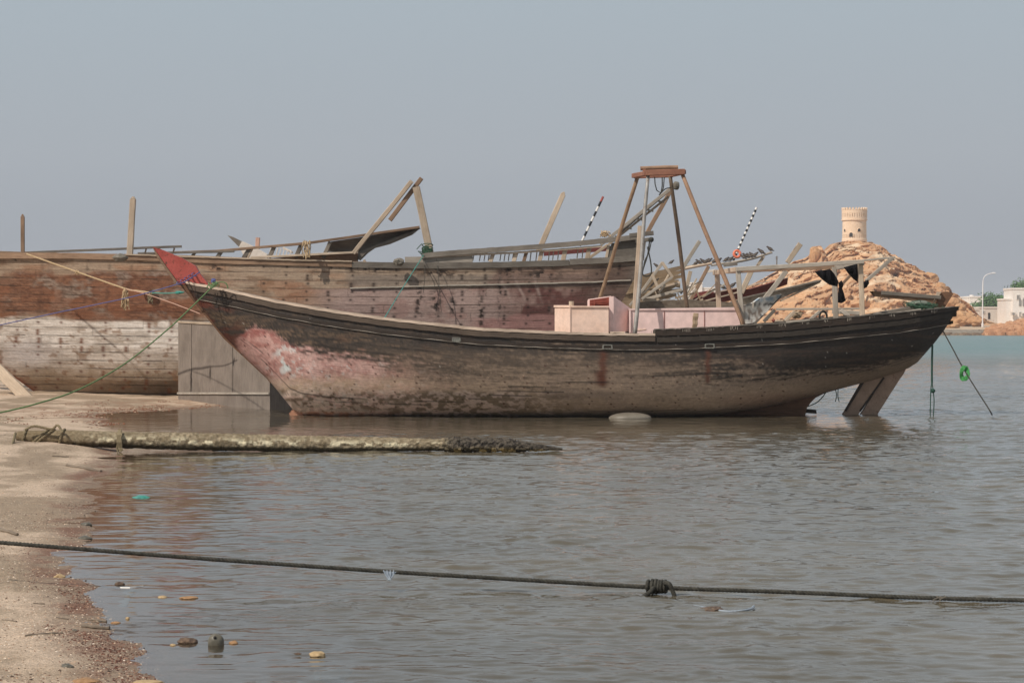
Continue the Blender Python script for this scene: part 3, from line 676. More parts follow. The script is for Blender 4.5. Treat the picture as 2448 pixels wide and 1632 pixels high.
mot = fbm(px/13, py/6, 4, 5)
base = lay(base, sstep(895, 915, py)*sstep(950, 925, py)*sstep(1300, 700, px)*.7, (172, 148, 124))
lowm = sstep(925, 948, py+14*(blot-.5)*2)*sstep(1480, 1100, px+60*(blot-.5))
base = lay(base, lowm*sstep(.46, .53, mot)*.8, (98, 82, 64)); base = lay(base, lowm*sstep(.50, .40, mot)*.5, (190, 166, 154))
base = lay(base, sstep(980, 988, py)*sstep(1000, 760, px)*.9, (186, 128, 100))
base = lay(base, sstep(1650, 1900, px)*sstep(925, 960, py)*.7, (118, 90, 76))
base = lay(base, sstep(62, 5, py-dl)*sstep(850, 1050, px)*.75, (98, 83, 70)); base = lay(base, pk*sstep(945, 900, py)*sstep(.40, .6, fbm(px/30, py/14, 31, 4))*.45, (190, 158, 150)); base = lay(base, sstep(900, 940, py)*sstep(1050, 760, px)*sstep(.42, .56, fbm(px/12, py/9, 33, 4))*.55, (206, 184, 168))
dr = (np.abs(((px+.9*py+30*(fbm(px/60, py/60, 1, 2)))/37) % 1-.5) > .485)*sstep(.5, .6, fbm(px/25, py/25, 8, 2)); base = lay(base, dr*sstep(900, 1000, px)*.5, (176, 150, 130))
col = col*(1-low[:, None])+base*1.22*low[:, None]  # lower planks lightened in the colour to make up for facing downward
# rust runs under two scupper plates, stem stains, seams and fastenings
for cx, y0, y1, wd in ((1441, 838, 926, 13), (1692, 836, 916, 8), (1436, 886, 922, 18)):
    col = lay(col, np.exp(-(((px-cx+6*(fbm(py/14, px*0, 3, 2)-.5))/wd)**2)*2)*sstep(y0-6, y0+8, py)*sstep(y1+6, y1-8, py)*.85, (84, 46, 32))
col = lay(col, sstep(575, 500, px-.45*(py-740))*sstep(.45, .6, blot)*.8*sstep(690, 720, py), (104, 52, 38))
seam = np.abs((gth*8.2+.10*np.sin(xm*.5)+.08*(fbm(xm*.7, gth*3, 5, 3)-.5)) % 1-.5)
col = lay(col, (seam > .475)*sstep(.30, .55, fbm(xm*1.3, np.floor(gth*8.2), 9, 3))*.75, (28, 24, 22))
nx = np.abs(((px+6*np.floor(gth*8.2) % 13)/51.5) % 1-.5); nz = np.abs((gth*8.2+.3) % 1-.5)
nail = (nx < .045)*(nz < .13); rdn = _h((px/51.5).astype(int), (gth*8.2+.3).astype(int), 3)
col = lay(col, nail*(rdn > .45)*(py > dl)*.85, (66, 38, 26)); col = lay(col, nail*(nx < .03)*(nz < .09)*(rdn > .7)*(py < dl)*.8, (150, 142, 132))
M['dhow_hull'] = vcol('weathered_hull_planks', .72, .35, (1.4, 26), .010, .38)
mb.obj('hull', M['dhow_hull'], fish, smooth=True, cols=col*1.28)
def sweep(name, px0, px1, z_top, z_bot, o_in, o_out, mat, side=-1, tab=None, n=160, parent=None):
    """a strake that follows the sheer: z_top / z_bot measured from the sheer, o_in / o_out from the planking"""
    parent = parent or fish; ring = []
    Xa = (px0-1224)/F*YC; Xb = (px1-1224)/F*YC; xs = np.linspace(Xa, Xb, n); uv = []; L = 0
    for i, X in enumerate(xs):
        zs = float(zsheer(X)); up = (float(zsheer(X, tab))-zs) if tab is not None else 0
        a, b = z_top+up, z_bot+up*(1 if z_bot >= 0 else 0)
        pt = hull_at(X, max(0, -a), side); pb_ = hull_at(X, max(0, -b), side)
        j = .004*math.sin(i*.9)+.003*random.uniform(-1, 1)
        ring.append([(X, pt.y+side*o_out+j, zs+a+j), (X, pt.y-side*o_in, zs+a+j), (X, pb_.y-side*o_in, zs+b), (X, pb_.y+side*o_out, zs+b+j)])
    vs = []; u = []; fs = []
    for i, r in enumerate(ring):
        for k in range(5): vs.append(r[k % 4]); u.append((xs[i]+px0, [0, .2, .4, .6, .8][k]))
    for i in range(n-1):
        for k in range(4): fs.append((i*5+k, i*5+k+1, (i+1)*5+k+1, (i+1)*5+k) if side < 0 else (i*5+k, (i+1)*5+k, (i+1)*5+k+1, i*5+k+1))
    fs.append((0, 1, 2, 3)); fs.append(tuple((n-1)*5+k for k in (3, 2, 1, 0)))
    m = MB(); m.add(vs, fs, u); return m.obj(name, mat, parent)
afttab = np.array([(1500, 791), (1550, 789), (1660, 785), (1880, 773), (2014, 760), (2148, 748), (2290, 734), (2300, 733)], float)
for sd_ in (-1, 1):
    sweep('cap_rail', 437, 1548, .02, -.145, .16, .05, M['captop'] if 'captop' in M else M['cap'], sd_) if False else None
M['capf'] = wood('worn_cap_rail', (70, 60, 52), (94, 80, 69), (48, 40, 35), 1.1)
M['strakem'] = wood('dark_strake', (48, 43, 38), (66, 58, 51), (36, 32, 29), 1.05)
for sd_ in (-1, 1):
    sweep('rail_face', 438, 1552, -.022, -.145, .05, .045, M['capf'], sd_)
    sweep('cap_rail', 437, 1552, .030, -.022, .15, .06, M['cap'], sd_)  # pale tone paints in the sunlit highlight along the rail top
    sweep('raised_rail', 1548, 2290, .0, -.03, .12, .05, M['wood_dark'], sd_, afttab)
    sweep('raised_cap', 1550, 2291, .022, .002, .13, .06, M['wood_dgrey'], sd_, afttab)
    sweep('rubbing_strake', 470, 2278, -.245, -.315, .02, .035, M['wood_dark'], sd_)
    sweep('strake_edge', 475, 2274, -.3155, -.323, .02, .040, M['wood_grey'], sd_)  # pale strip drawn for the light caught along the strake edge
    sweep('side_strake', 1556, 2286, -.06, -.165, .02, .040, M['strakem'], sd_)
# deck
Xd = np.linspace(X0+.3, X1-.2, 80); dk = []
for X in Xd:
    b_ = max(.02, float(half(X))-.04); z_ = float(zsheer(X))-.16
    dk.append([(X, YC+s_*b_, z_+.05*(1-s_*s_)) for s_ in np.linspace(-1, 1, 9)])
mb = MB(); mb.grid(np.array(dk)); mb.obj('deck', M['wood_grey'], fish)
# stem, keel, skeg, sternpost, rudder
mb = MB().pp([(427, 675), (477, 736), (536, 809), (584, 853), (640, 905), (648, 916), (652, 906), (636, 888), (575, 826), (524, 762), (488, 714), (462, 684), (446, 676)], YC, .26); mb.obj('stem_post', M['stem'], fish)
mb = MB().pp([(367, 591), (380, 594), (402, 603), (436, 617), (469, 636), (477, 652), (490, 668), (503, 684), (460, 682), (430, 678), (410, 651), (384, 614)], YC-.04, .20); sh_ = mb.obj('stem_head', M['redpaint'], fish); sh_['label'] = 'flaking red painted stem head'
mb = MB().pp([(366, 590), (383, 614), (409, 651), (429, 679), (423, 680), (405, 655), (378, 617)], YC-.04, .23); mb.obj('stem_edge', M['wood_brown'], sh_)
mb = MB().pp([(692, 987), (700, 979), (716, 984), (760, 989), (1100, 994), (1890, 994), (1890, 1030), (720, 1030)], YC-.02, .30)
M['keelm'] = paint('orange_crusted_keel', (150, 104, 82), (182, 138, 112), 1.2, 6, .8, .01, ((96, 76, 64), .56)); mb.obj('keel', M['keelm'], fish)
mb = MB().pp([(1640, 985), (1760, 972), (1860, 958), (1947, 942), (1990, 932), (1966, 941), (1948, 950), (1936, 962), (1927, 975), (1922, 1000), (1922, 1030), (1640, 1030)], YC, .24); mb.obj('skeg', M['stem'], fish)
mb = MB().pp([(1918, 976), (1950, 979), (1951, 988), (1918, 986)], YC, .2); mb.obj('shaft_shoe', M['wood_dark'], fish)
M['rud'] = paint('brown_grey_rudder', (120, 100, 86), (146, 124, 108), 1.25, 3, .85, .006, ((104, 74, 60), .6))
mb = MB().pp([(2062, 908), (2108, 896), (2118, 899), (2054, 984), (2038, 1010), (2000, 1010), (2018, 984)], YC, .22); mb.obj('sternpost', M['rud'], fish)
mb = MB().pp([(2116, 898), (2165, 880), (2160, 892), (2150, 906), (2101, 983), (2085, 1010), (2043, 1010), (2060, 984)], YC, .12); rd = mb.obj('rudder', M['rud'], fish)
MB().pb(2064, 912, 2021, 982, YC-.12, 4.5, .05).obj('edge_batten', M['wood_dark'], fish)
MB().pb(2113, 902, 2055, 983, YC-.10, 4.5, .06).obj('edge_batten', M['wood_dark'], rd)
# scupper plates and painted ticks on the raised rail
M['platem'] = paint('flaked_metal_plate', (96, 94, 87), (140, 138, 130), 1.0, 30, .5, .002)
for cx, cy, ww_ in ((1091, 812, 18), (1452, 829, 22), (1696, 827, 22)):
    X = (cx-1224)/F*(YC-float(half((cx-1224)/F*49.2))); dz = float(zsheer(X))-(H-(cy-HZ)/F*49)
    c = hull_at(X, dz, -1, .03); w2 = ww_/2*49/F; h2 = 4.5*49/F; m = MB()
    m.beam(c+Vector((-w2, -.01, h2)), c+Vector((w2, -.01, h2)), .022, .02); m.beam(c+Vector((-w2, -.01, -h2)), c+Vector((w2, -.01, -h2)), .022, .02)
    m.beam(c+Vector((-w2, -.01, -h2)), c+Vector((-w2*.9, -.01, h2)), .03, .02); m.beam(c+Vector((w2, -.01, -h2)), c+Vector((w2*.9, -.01, h2)), .03, .02)
    if cx == 1091: m.box(c.x-w2, c.x+w2, c.y-.012, c.y, c.z-h2*.8, c.z+h2*.8)
    m.obj('scupper_plate', M['platem'], fish)
for i, cx in enumerate((1560, 1635, 1692, 1749, 1812, 1865, 1921, 1975, 2033, 2087, 2140, 2195, 2250)):
    m = MB(); Xc = (cx-1224)/F*49.4
    for k in range(random.choice((3, 4, 5))):
        X = Xc+(k-1.6)*.036+random.uniform(-.006, .006); zs = float(zsheer(X)); zt_ = float(zsheer(X, afttab))-random.uniform(.0, .02); p = hull_at(X, 0)
        m.box(X-.004, X+.004, p.y-.054, p.y-.046, zt_-random.uniform(.035, .07), zt_+.0)
    m.obj('paint_tick', M['wood_grey'], fish)
# pink cabin, engine box, hood
cab = MB(); zt = lambda py, Y: H-(py-HZ)/F*Y
def facebox(m, x0, x1, yt0, yt1, yb, Yf, Yb):   # front face at Yf, pixel outline; top edge may slope
    p0, p1, p2, p3 = P(x0, yb, Yf), P(x1, yb, Yf), P(x1, yt1, Yf), P(x0, yt0, Yf)
    q = [Vector((p.x, Yb, p.z)) for p in (p0, p1, p2, p3)]
    m.add([p0, p1, p2, p3]+q, [(0, 1, 2, 3), (7, 6, 5, 4), (0, 3, 7, 4), (1, 5, 6, 2), (3, 2, 6, 7), (0, 4, 5, 1)])
facebox(cab, 1505, 1778, 741, 737, 800, 50.0, 52.3); c_ = cab.obj('cabin', M['pink'], fish)
m = MB(); facebox(m, 1504, 1779, 738, 734, 741, 49.97, 52.35); m.obj('roof_edge', M['pink'], c_)
for sx in (1506, 1776):
    m = MB().pb(sx, 742, sx, 795, 49.98, 4, .05); m.obj('corner_post', M['pink'], c_)
for sx in (1588, 1684):
    MB().pb(sx, 743, sx, 795, 49.995, 1.2, .02).obj('panel_seam', M['redin'], c_)
for sx, sy, sw, sh in ((1530, 788, 30, 5), (1640, 789, 50, 4), (1740, 786, 26, 5)):
    MB().pb(sx-sw/2, sy, sx+sw/2, sy-1, 49.996, sh*.6, .012, jit=.3, seg=8).obj('rust_stain', M['pinkbeige'], c_)
m = MB(); e = [P(1326, 798, 50.2), P(1363, 799, 49.75), P(1455, 799, 49.75), P(1455, 733.5, 49.75), P(1363, 733, 49.75), P(1326, 732.5, 50.2)]
bk = [P(1326, 798, 51.6), P(1455, 799, 51.6), P(1455, 733.5, 51.6), P(1326, 732.5, 51.6)]
m.add(e+bk, [(0, 1, 4, 5), (1, 2, 3, 4), (2, 7, 8, 3), (5, 4, 3, 8, 9), (0, 5, 9, 6), (6, 9, 8, 7)]); eb = m.obj('engine_box', M['pinkbeige'], fish)
m = MB(); 
for a_, b_, yy in ((1325, 1363, 732), (1363, 1456, 732.6)):
    m.beam(P(a_, yy, 50.2 if a_ == 1325 else 49.74), P(b_, yy+.3, 49.74), .03, .05)
m.beam(P(1363, 733, 49.74), P(1363, 796, 49.74), .02, .02); m.obj('edge_trim', M['pinkbeige'], eb)
MB().tube([P(1366, 733, 50.0), P(1366, 720, 50.0)], 6*50/F, 14).obj('exhaust_stub', M['wood_tan'], eb)
# hood: open box with a sloping side
hd = MB(); Yf, Yb = 49.9, 51.6
hd.add([P(1456, 793, Yf), P(1467, 793, Yf), P(1467, 708, Yf), P(1456, 709, Yf)]+[P(1456, 793, Yf+.06), P(1467, 793, Yf+.06), P(1467, 708, Yf+.06), P(1456, 709, Yf+.06)], [(0, 1, 2, 3), (7, 6, 5, 4), (0, 3, 7, 4), (3, 2, 6, 7), (0, 4, 5, 1)])
hd.add([P(1467, 793, Yf), P(1514, 792, Yf+.5), P(1507, 737, Yf+.5), P(1487, 722, Yf+.25), P(1467, 708, Yf)]+[P(1467, 793, Yb), P(1514, 792, Yb), P(1507, 737, Yb), P(1487, 722, Yb), P(1467, 708, Yb)], [(0, 1, 2, 3, 4), (9, 8, 7, 6, 5), (0, 4, 9, 5), (4, 3, 8, 9), (3, 2, 7, 8), (2, 1, 6, 7)])
hood = hd.obj('hood', M['pink'], fish)
m = MB(); m.pb(1406, 716.5, 1460, 708.5, 50.3, 2.2, .4); m.pb(1407.5, 716, 1407.5, 800, 50.3, 3, .4); m.pb(1406, 718, 1406, 734, 51.4, 3, .1); m.obj('opening_frame', M['pink'], hood)
m = MB(); m.pp([(1409, 717), (1458, 710), (1458, 800), (1409, 800)], 51.35, .05); m.pb(1421, 717, 1421, 740, 51.2, 2.5, .05)
for yy in (721, 726, 731): m.pb(1412, yy+2.5, 1456, yy-1.5, 51.28, 2, .05)
m.obj('louvre', M['redin'], hood)
# gantry
def pole(name, x1, y1, Y1, x2, y2, Y2, wpx, mat, par, taper=1.):
    a, b = P(x1, y1, Y1), P(x2, y2, Y2); r = wpx*Y1/F/2; pts = [a.lerp(b, t)+Vector((math.sin(t*5+x1), 0, 0))*.012*math.sin(t*math.pi) for t in np.linspace(0, 1, 14)]
    return MB().tube(pts, r, 12, rs=[r*(1+(taper-1)*t)*random.uniform(.97, 1.03) for t in np.linspace(0, 1, 14)]).obj(name, mat, par, smooth=True)
m = MB(); Yg = 50.3
A_ = [P(1516, 427, 51.5), P(1546, 421, 50.2), P(1636, 417, 50.2), P(1636, 404, 50.2), P(1546, 408, 50.2), P(1516, 414, 51.5)]
pts2 = [Vector((p.x+.02, 51.6, p.z)) for p in (A_[2], A_[3])]
m.beam(P(1516, 420.5, 51.7), P(1547, 414.5, 50.25), .12, .10, hint=(0, 0, 1)); m.beam(P(1543, 414, 50.2), P(1637, 410.8, 50.2), .12, .12); m.beam(P(1634, 411, 50.25), P(1606, 418, 51.7), .11, .10, hint=(0, 0, 1)); m.beam(P(1516, 420.5, 51.75), P(1608, 418, 51.75), .115, .11)
gt = m.obj('gantry_head', M['redsteel'], fish)
MB().tube([P(1531, 403, 50.8), P(1560, 401.5, 50.8), P(1590, 400.5, 50.8), P(1621, 400, 50.8)], 5*50.8/F, 12, rs=[.047, .044, .046, .043]).obj('roller', M['pipe_orange'], gt)
for xa in (1540, 1612): MB().pb(xa, 405, xa, 412, 50.8, 7, .1).obj('roller_bearer', M['redsteel'], gt)
pole('gantry_leg', 1524, 424, 51.7, 1419, 760, 52.6, 9.5, M['pipe_rust'], fish)
pole('gantry_leg', 1549.5, 418, 50.25, 1518, 797, 49.3, 8.6, M['pipe_steel'], fish, 1.25)
pole('gantry_leg', 1602, 420, 51.7, 1649, 780, 52.6, 9, M['pipe_dark'], fish, 1.15)
pole('gantry_leg', 1631, 416, 50.25, 1779, 781, 49.35, 9.5, M['pipe_orange'], fish, 1.15)
MB().pb(1530, 540, 1515, 760, 52.0, 10, .12).obj('timber_post', M['wood_tan'], fish)
MB().pb(1663, 748, 1659, 800, 49.6, 12, .1, jit=.12, seg=6).obj('bollard', M['planks'], fish)
# canopy frame
MB().pb(1760, 643.5, 2065, 625, 49.6, 10, .10).obj('canopy_beam', M['wood_grey'], fish)
MB().pb(1707, 650, 2010, 637, 52.4, 10, .10).obj('canopy_beam', M['wood_brown'], fish)
MB().pb(1708, 652, 1762, 644, 52.4, 9, .10, Y2=49.6).obj('crossbeam', M['wood_tan'], fish)
MB().pb(1998, 640, 2062, 628, 52.4, 9, .10, Y2=49.65).obj('crossbeam', M['wood_grey'], fish)
for a_, b_ in ((1840, 1880),):
    MB().pb(a_, 646, a_+40, 638, 52.4, 7, .06, Y2=49.65).obj('crossbeam', M['wood_brown'], fish)
MB().pb(1764, 640, 1776, 790, 49.65, 11.5, .12).obj('canopy_post', M['wood_grey'], fish)
MB().pb(2057, 628, 2062, 775, 49.75, 11.5, .12).obj('canopy_post', M['wood_tan'], fish)
MB().pb(1714, 650, 1720, 770, 52.4, 11.5, .12).obj('canopy_post', M['wood_tan'], fish)
MB().pb(1994, 638, 1999, 778, 52.2, 11.5, .12).obj('canopy_post', M['wood_grey'], fish)
# tarp, planks and gear lying on deck
def thing1(m, name, mat, label, cat, group=None, **kw): return tag(m.obj(name, mat, **kw), label, cat, group)
# tyre
m = MB(); c = P(1968, 757, 51.0); ring = [c+Vector((math.cos(a)*9*51/F, .02*math.cos(a), math.sin(a)*13*51/F)) for a in np.linspace(0, 2*math.pi, 28)]
m.tube(ring, 2.6*51/F, 8, cap=False); thing1(m, 'tyre', M['rubber'], 'black tyre standing on edge on the dhow deck under the canopy', 'tyre', smooth=True)
m = MB().pb(2010, 768, 2110, 757, 50.6, 5, .16, jit=.1); thing1(m, 'plank', M['wood_tan'], 'pale plank lying on the stern deck beside the right canopy post', 'plank', 'loose timber on the dhow deck')
m = MB().pb(2096, 757, 2200, 741, 50.4, 7, .2, jit=.1); thing1(m, 'plank', M['wood_grey'], 'broad pale grey board on the stern deck below the grey tarp', 'plank', 'loose timber on the dhow deck')
m = MB().pb(2190, 742, 2288, 735, 51.0, 6, .25, jit=.08, w2px=3); thing1(m, 'plank', M['wood_tan'], 'bleached board lying at the very tip of the dhow stern', 'plank', 'loose timber on the dhow deck')
m = MB().pb(1880, 772, 1935, 768, 51.4, 8, .2, jit=.1); thing1(m, 'plank', M['wood_grey'], 'short grey log lying on deck left of the tyre', 'plank', 'loose timber on the dhow deck')
m = MB().blob(P(1849, 766, 51.), (3.6*51/F, .12, 4.2*51/F), .1, 10); thing1(m, 'pipe_end', M['redin'], 'dark red round pipe end on deck under the canopy beam', 'pipe', smooth=True)
m = MB(); m.pp([(2090, 751), (2130, 742), (2165, 728), (2190, 716), (2215, 717), (2232, 728), (2215, 737), (2150, 749), (2095, 756)], 51.1, .5)
thing1(MB().blob(P(2196, 728, 51.2), (30*51/F, .35, 10*51/F), .4, 18, 5, 2.2), 'tarpaulin', M['tarp'], 'crumpled grey green tarpaulin heaped on the dhow stern', 'tarpaulin', smooth=True)
thing1(MB().pb(2092, 752, 2185, 735, 51.2, 9, .4, jit=.1), 'board', M['wood_dgrey'], 'dark grey board sloping up to the heaped tarpaulin', 'board', 'loose timber on the dhow deck')
m = MB()
for i in range(70):
    c = P(2205+random.gauss(0, 13), 732+random.gauss(0, 3.5), 50.9+random.uniform(-.2, .3)); a0 = random.uniform(0, 6); rr_ = random.uniform(.05, .14)
    m.tube([c+Vector((math.cos(a)*rr_*1.6, math.sin(a)*rr_, rr_*.4*math.sin(a*1.7+a0))) for a in np.linspace(a0, a0+4, 9)], .007, 4)
thing1(m, 'fishing_net', M['net'], 'bundle of dark green netting beside the tarpaulin on the stern', 'fishing net')
thing1(MB().blob(P(2130, 752, 51.3), (28*51/F, .3, 9*51/F), .5, 16, 8, 2.4), 'sack', M['r_pink'], 'pinkish grey sack on the stern deck near the right canopy post', 'sack', smooth=True)
# black cloths
def cloth(pts, Y, label, seed, th=.10):
    cx = sum(p[0] for p in pts)/len(pts); cy = sum(p[1] for p in pts)/len(pts); m = MB(); n = 10
    pts = [p for p in pts]; rings = []
    dense = []
    for i in range(len(pts)):
        a, b = pts[i], pts[(i+1) % len(pts)]
        for k in range(5): dense.append((a[0]+(b[0]-a[0])*k/5, a[1]+(b[1]-a[1])*k/5))
    for sgn in (-1, 1):
        A = []
        for j in range(n+1):
            t = j/n; row = []
            for k, (x, y) in enumerate(dense+dense[:1]):
                qx, qy = cx+(x-cx)*t, cy+(y-cy)*t; dY = sgn*th*(1-t**2)+.05*math.sin(qx*.35+seed)*(1-t*.3)
                row.append(tuple(P(qx, qy, Y+dY)))
            A.append(row)
        m.grid(np.array(A), flip=sgn < 0)
    return m
m = cloth([(1947, 649), (1965, 646), (1985, 643), (1995, 655), (2005, 673), (2002, 685), (1983, 681), (1965, 668), (1954, 657)], 50.2, '', 1)
for a in (cloth([(2004, 676), (2012, 670), (2017, 680), (2014, 688), (2006, 688)], 50.2, '', 2), cloth([(2006, 686), (2013, 687), (2018, 702), (2022, 719), (2012, 724), (2003, 723), (2003, 700)], 50.2, '', 3)): m.add([Vector(v) for v in a.v], a.f)
thing1(m, 'black_cloth', M['cloth'], 'black cloth knotted around the rear canopy post with a tail hanging down', 'cloth', smooth=True)
m = cloth([(2017, 639), (2035, 634), (2052, 630), (2052, 650), (2051, 675), (2040, 667), (2028, 654)], 49.9, '', 4); thing1(m, 'black_cloth', M['cloth'], 'black triangular cloth hanging from the crossbeam at the right canopy post', 'cloth', smooth=True)
m = cloth([(2064, 674), (2076, 668), (2078, 677), (2072, 687), (2065, 690)], 49.7, '', 5); thing1(m, 'black_cloth', M['cloth'], 'small black cloth lump tied to the right side of the right canopy post', 'cloth', smooth=True)
# white float under the hull
thing1(MB().blob(P(1507, 999, 49.0), (51*49/F, .3, 13.5*49/F), .03, 20, 3), 'float', M['foam'], 'pale half sunk plastic float lying in the water against the dhow hull', 'float', smooth=True)
thing1(MB().tube([P(1565, 423, 50.9), P(1566, 440, 50.9), P(1570, 455, 50.9), P(1580, 462, 50.9), P(1586, 450, 50.9), P(1588, 424, 50.9)]+[], .012, 6).tube(curve([P(1583, 424, 50.8), P(1583, 445, 50.8), P(1580, 460, 50.8), P(1576, 466, 50.8), P(1590, 452, 50.8), P(1604, 449, 50.9)], 5), .013, 6), 'hanging_rope', M['r_black'], 'thin black rope looped below the red gantry head', 'rope')

# ------------------------------------------------------------------ big dhow behind
big = thing('big_dhow', 'huge old wooden dhow hull with peeling rusty and white paint behind the small dhow', 'boat', P(700, 960, 63))
Zb = lambda py, Y: H-(py-HZ)/F*Y
BS = np.array([(-700, 560), (-300, 592), (0, 606), (161, 606), (320, 610), (520, 618), (700, 623), (841, 627), (1040, 630), (1200, 628), (1361, 623), (1538, 614)], float)
YN = 60.4
def big_near(s, z):
    # s 0..1 stem to transom. ends: stem line and transom line in the image, at the hull's own distance
    pz = HZ-(z-H)/YN*F
    xs_ = np.interp(pz, [400, 870, 957, 1000], [-560, -14, 100, 150]); xe = np.interp(pz, [560, 581, 621, 669, 720, 1000], [1550, 1546, 1538, 1514, 1487, 1370])
    px_ = xs_+(xe-xs_)*s
    zz = clampa((z+.6)/4.4)
    bz = np.interp(zz, [0, .06, .14, .25, .45, .7, 1.], [.0, .42, .70, .86, .97, 1.0, .98])
    full = np.interp(s, [0, .05, .12, .25, .5, .8, 1.], [0.30, .45, .62, .85, 1., .97, .86])
    bb = full*(bz**np.interp(s, [0, .2, .8, 1], [1.5, 1., 1., 1.5]))
    Y = 63.6-3.2*bb
    X = (px_-1224)/F*Y
    return X, Y
nu, nv = 1050, 190
S, V = np.meshgrid(np.linspace(0, 1, nu), np.linspace(0, 1, nv), indexing='ij')
# sheer height as a function of s
pxt = -560+(1540+560)*S; zt_ = H-(np.interp(pxt, BS[:, 0], BS[:, 1])-HZ)/F*YN
Z = zt_+(-.6-zt_)*V
X, Y = big_near(S, Z)
mb = MB(); mb.grid(np.stack([X, Y, Z], -1), uv=np.stack([X, Z], -1)); nn = len(mb.v)
Yf_ = 127.2-Y; fs_ = np.stack([X, Yf_, Z], -1)[::10, ::6]; fs_ = np.concatenate([fs_, np.stack([X, Yf_, Z], -1)[-1:, ::6]], 0); mb.grid(fs_, flip=True)
tr_ = np.stack([np.stack([X[-1], Y[-1]+(Yf_[-1]-Y[-1])*t, Z[-1]], -1) for t in np.linspace(0, 1, 8)], 0); mb.grid(tr_)
v = np.array(mb.v); v[nn:, 1] = np.minimum(v[nn:, 1], 127.2-v[nn:, 1]); px, py = proj(v); xm = v[:, 0]; zm = v[:, 2]
sag = 6*np.sin((px-100)/1500*3.1)
pl = (py-606-sag)/19.5                        # plank number
pf = np.floor(pl+.12*(fbm(px/150, py/200, 3, 2)-.5))
pr = _h(pf.astype(int)+60, (px/330+pf*.37).astype(int)+9, 2)
grain = fbm(px/60+pf*7, py/2.6, 0, 4); blot = fbm(px/48, py/26, 3, 5); fine = fbm(px/9, py/4, 5, 4)
col = np.tile(C((146, 126, 108)), (len(v), 1)); col = lay(col, (pr-.3)*.6, (124, 104, 88)); col = lay(col, sstep(.45, .65, grain)*.5, (166, 146, 126))
col = lay(col, sstep(.56, .7, blot)*.6, (108, 84, 66))
og = sstep(.46, .60, fbm(px/80+3, py/22, 6, 4)); col = lay(col, og*sstep(950, 700, px)*.55*sstep(625, 640, py), (146, 106, 80))
rust = sstep(640, 662, py+20*(blot-.5)*2)*sstep(770, 750, py+22*(fbm(px/70, py/40, 9, 3)-.5)*2)*sstep(560, 400, px+90*(blot-.5)*2)
col = lay(col, rust*(.70+.3*pr), (108, 70, 52)); col = lay(col, rust*sstep(.52, .66, grain)*.8, (138, 98, 74)); col = lay(col, rust*sstep(.52, .62, blot)*.75, (136, 122, 110)); col = lay(col, rust*sstep(.50, .42, fine)*.5, (78, 52, 40))
r2 = sstep(660, 690, py)*sstep(900, 640, px)*sstep(.48, .6, fbm(px/70+9, py/20, 1, 4)); col = lay(col, r2*.6, (126, 84, 62))
gr = sstep(650, 662, py)*sstep(690, 682, py)*sstep(815, 850, px); col = lay(col, gr*.6, (108, 100, 94))
pink = sstep(686, 694, py)*sstep(680, 830, px+60*(blot-.5)*2); col = lay(col, pink*.85, (148, 126, 120)); col = lay(col, pink*sstep(.52, .66, blot)*.5, (134, 104, 96))
dk = sstep(1150, 1230, px+70*(blot-.5)*2)*sstep(626, 650, py); col = lay(col, dk*.55, (112, 84, 76)); col = lay(col, dk*sstep(.44, .56, fbm(px/60, py/60, 12, 4))*.85, (82, 48, 44))
d3 = sstep(1370, 1440, px+40*(blot-.5)*2)*sstep(622, 640, py); col = lay(col, d3*.75, (84, 68, 60)); col = lay(col, sstep(1485, 1535, px)*.7*sstep(622, 640, py), (104, 98, 90))
lp = sstep(752, 760, py+10*(blot-.5)*2)*sstep(1100, 1180, px); col = lay(col, lp*.85, (150, 112, 106))
# grey-black leak stains and pale chalk scrapes
for cx, cy, rx_, ry_ in ((1003, 715, 9, 46), (1042, 722, 16, 30), (1082, 728, 8, 26), (1150, 745, 7, 50), (1195, 700, 5, 60), (888, 640, 60, 12), (1060, 652, 70, 8), (215, 655, 8, 18), (520, 640, 20, 8), (40, 620, 10, 6), (1300, 655, 40, 14), (1225, 650, 24, 12)):
    col = lay(col, np.exp(-(((px-cx)/rx_)**2+((py-cy)/ry_)**2))*sstep(.42, .6, fbm(px/9, py/7+cx, 2, 4))*1.1, (46, 38, 34))
for cx, cy, sl_ in ((1208, 690, .5), (1245, 695, .5), (1285, 690, .3)):
    col = lay(col, np.exp(-((((px-cx)-(py-cy)*sl_)/4)**2))*np.exp(-((py-cy)/22)**2)*.5, (176, 156, 146))
# white boot topping at the forward end
wb = sstep(757, 767, py+12*(fbm(px/60, py/40, 9, 3)-.5)*2+np.interp(px, [0, 430, 700], [0, -4, 0]))*sstep(620, 520, px)
white = lay(np.tile(C((214, 205, 196)), (len(v), 1)), sstep(.48, .62, blot)*.7, (172, 161, 150)); white = lay(white, sstep(.52, .64, grain)*.4, (140, 122, 104))
white = lay(white, np.exp(-(((px-60)/70)**2+((py-850)/40)**2))*.8, (206, 200, 200))
white = lay(white, sstep(858, 900, py+16*(blot-.5)*2)*.8, (150, 128, 104)); white = lay(white, sstep(888, 935, py+.06*(px-200)+18*(blot-.5)*2)*sstep(80, 300, px)*.85, (94, 80, 66))
white = lay(white, sstep(.66, .72, fbm(px/22, py/12, 15, 4))*.6, (130, 96, 70))
col = col*(1-wb[:, None])+white*wb[:, None]
dg = np.exp(-(((py-957)-(px-105)*.78)/14)**2)*sstep(140, 80, px); col = lay(col, dg*sstep(.4, .55, blot)*.9, (116, 62, 42))
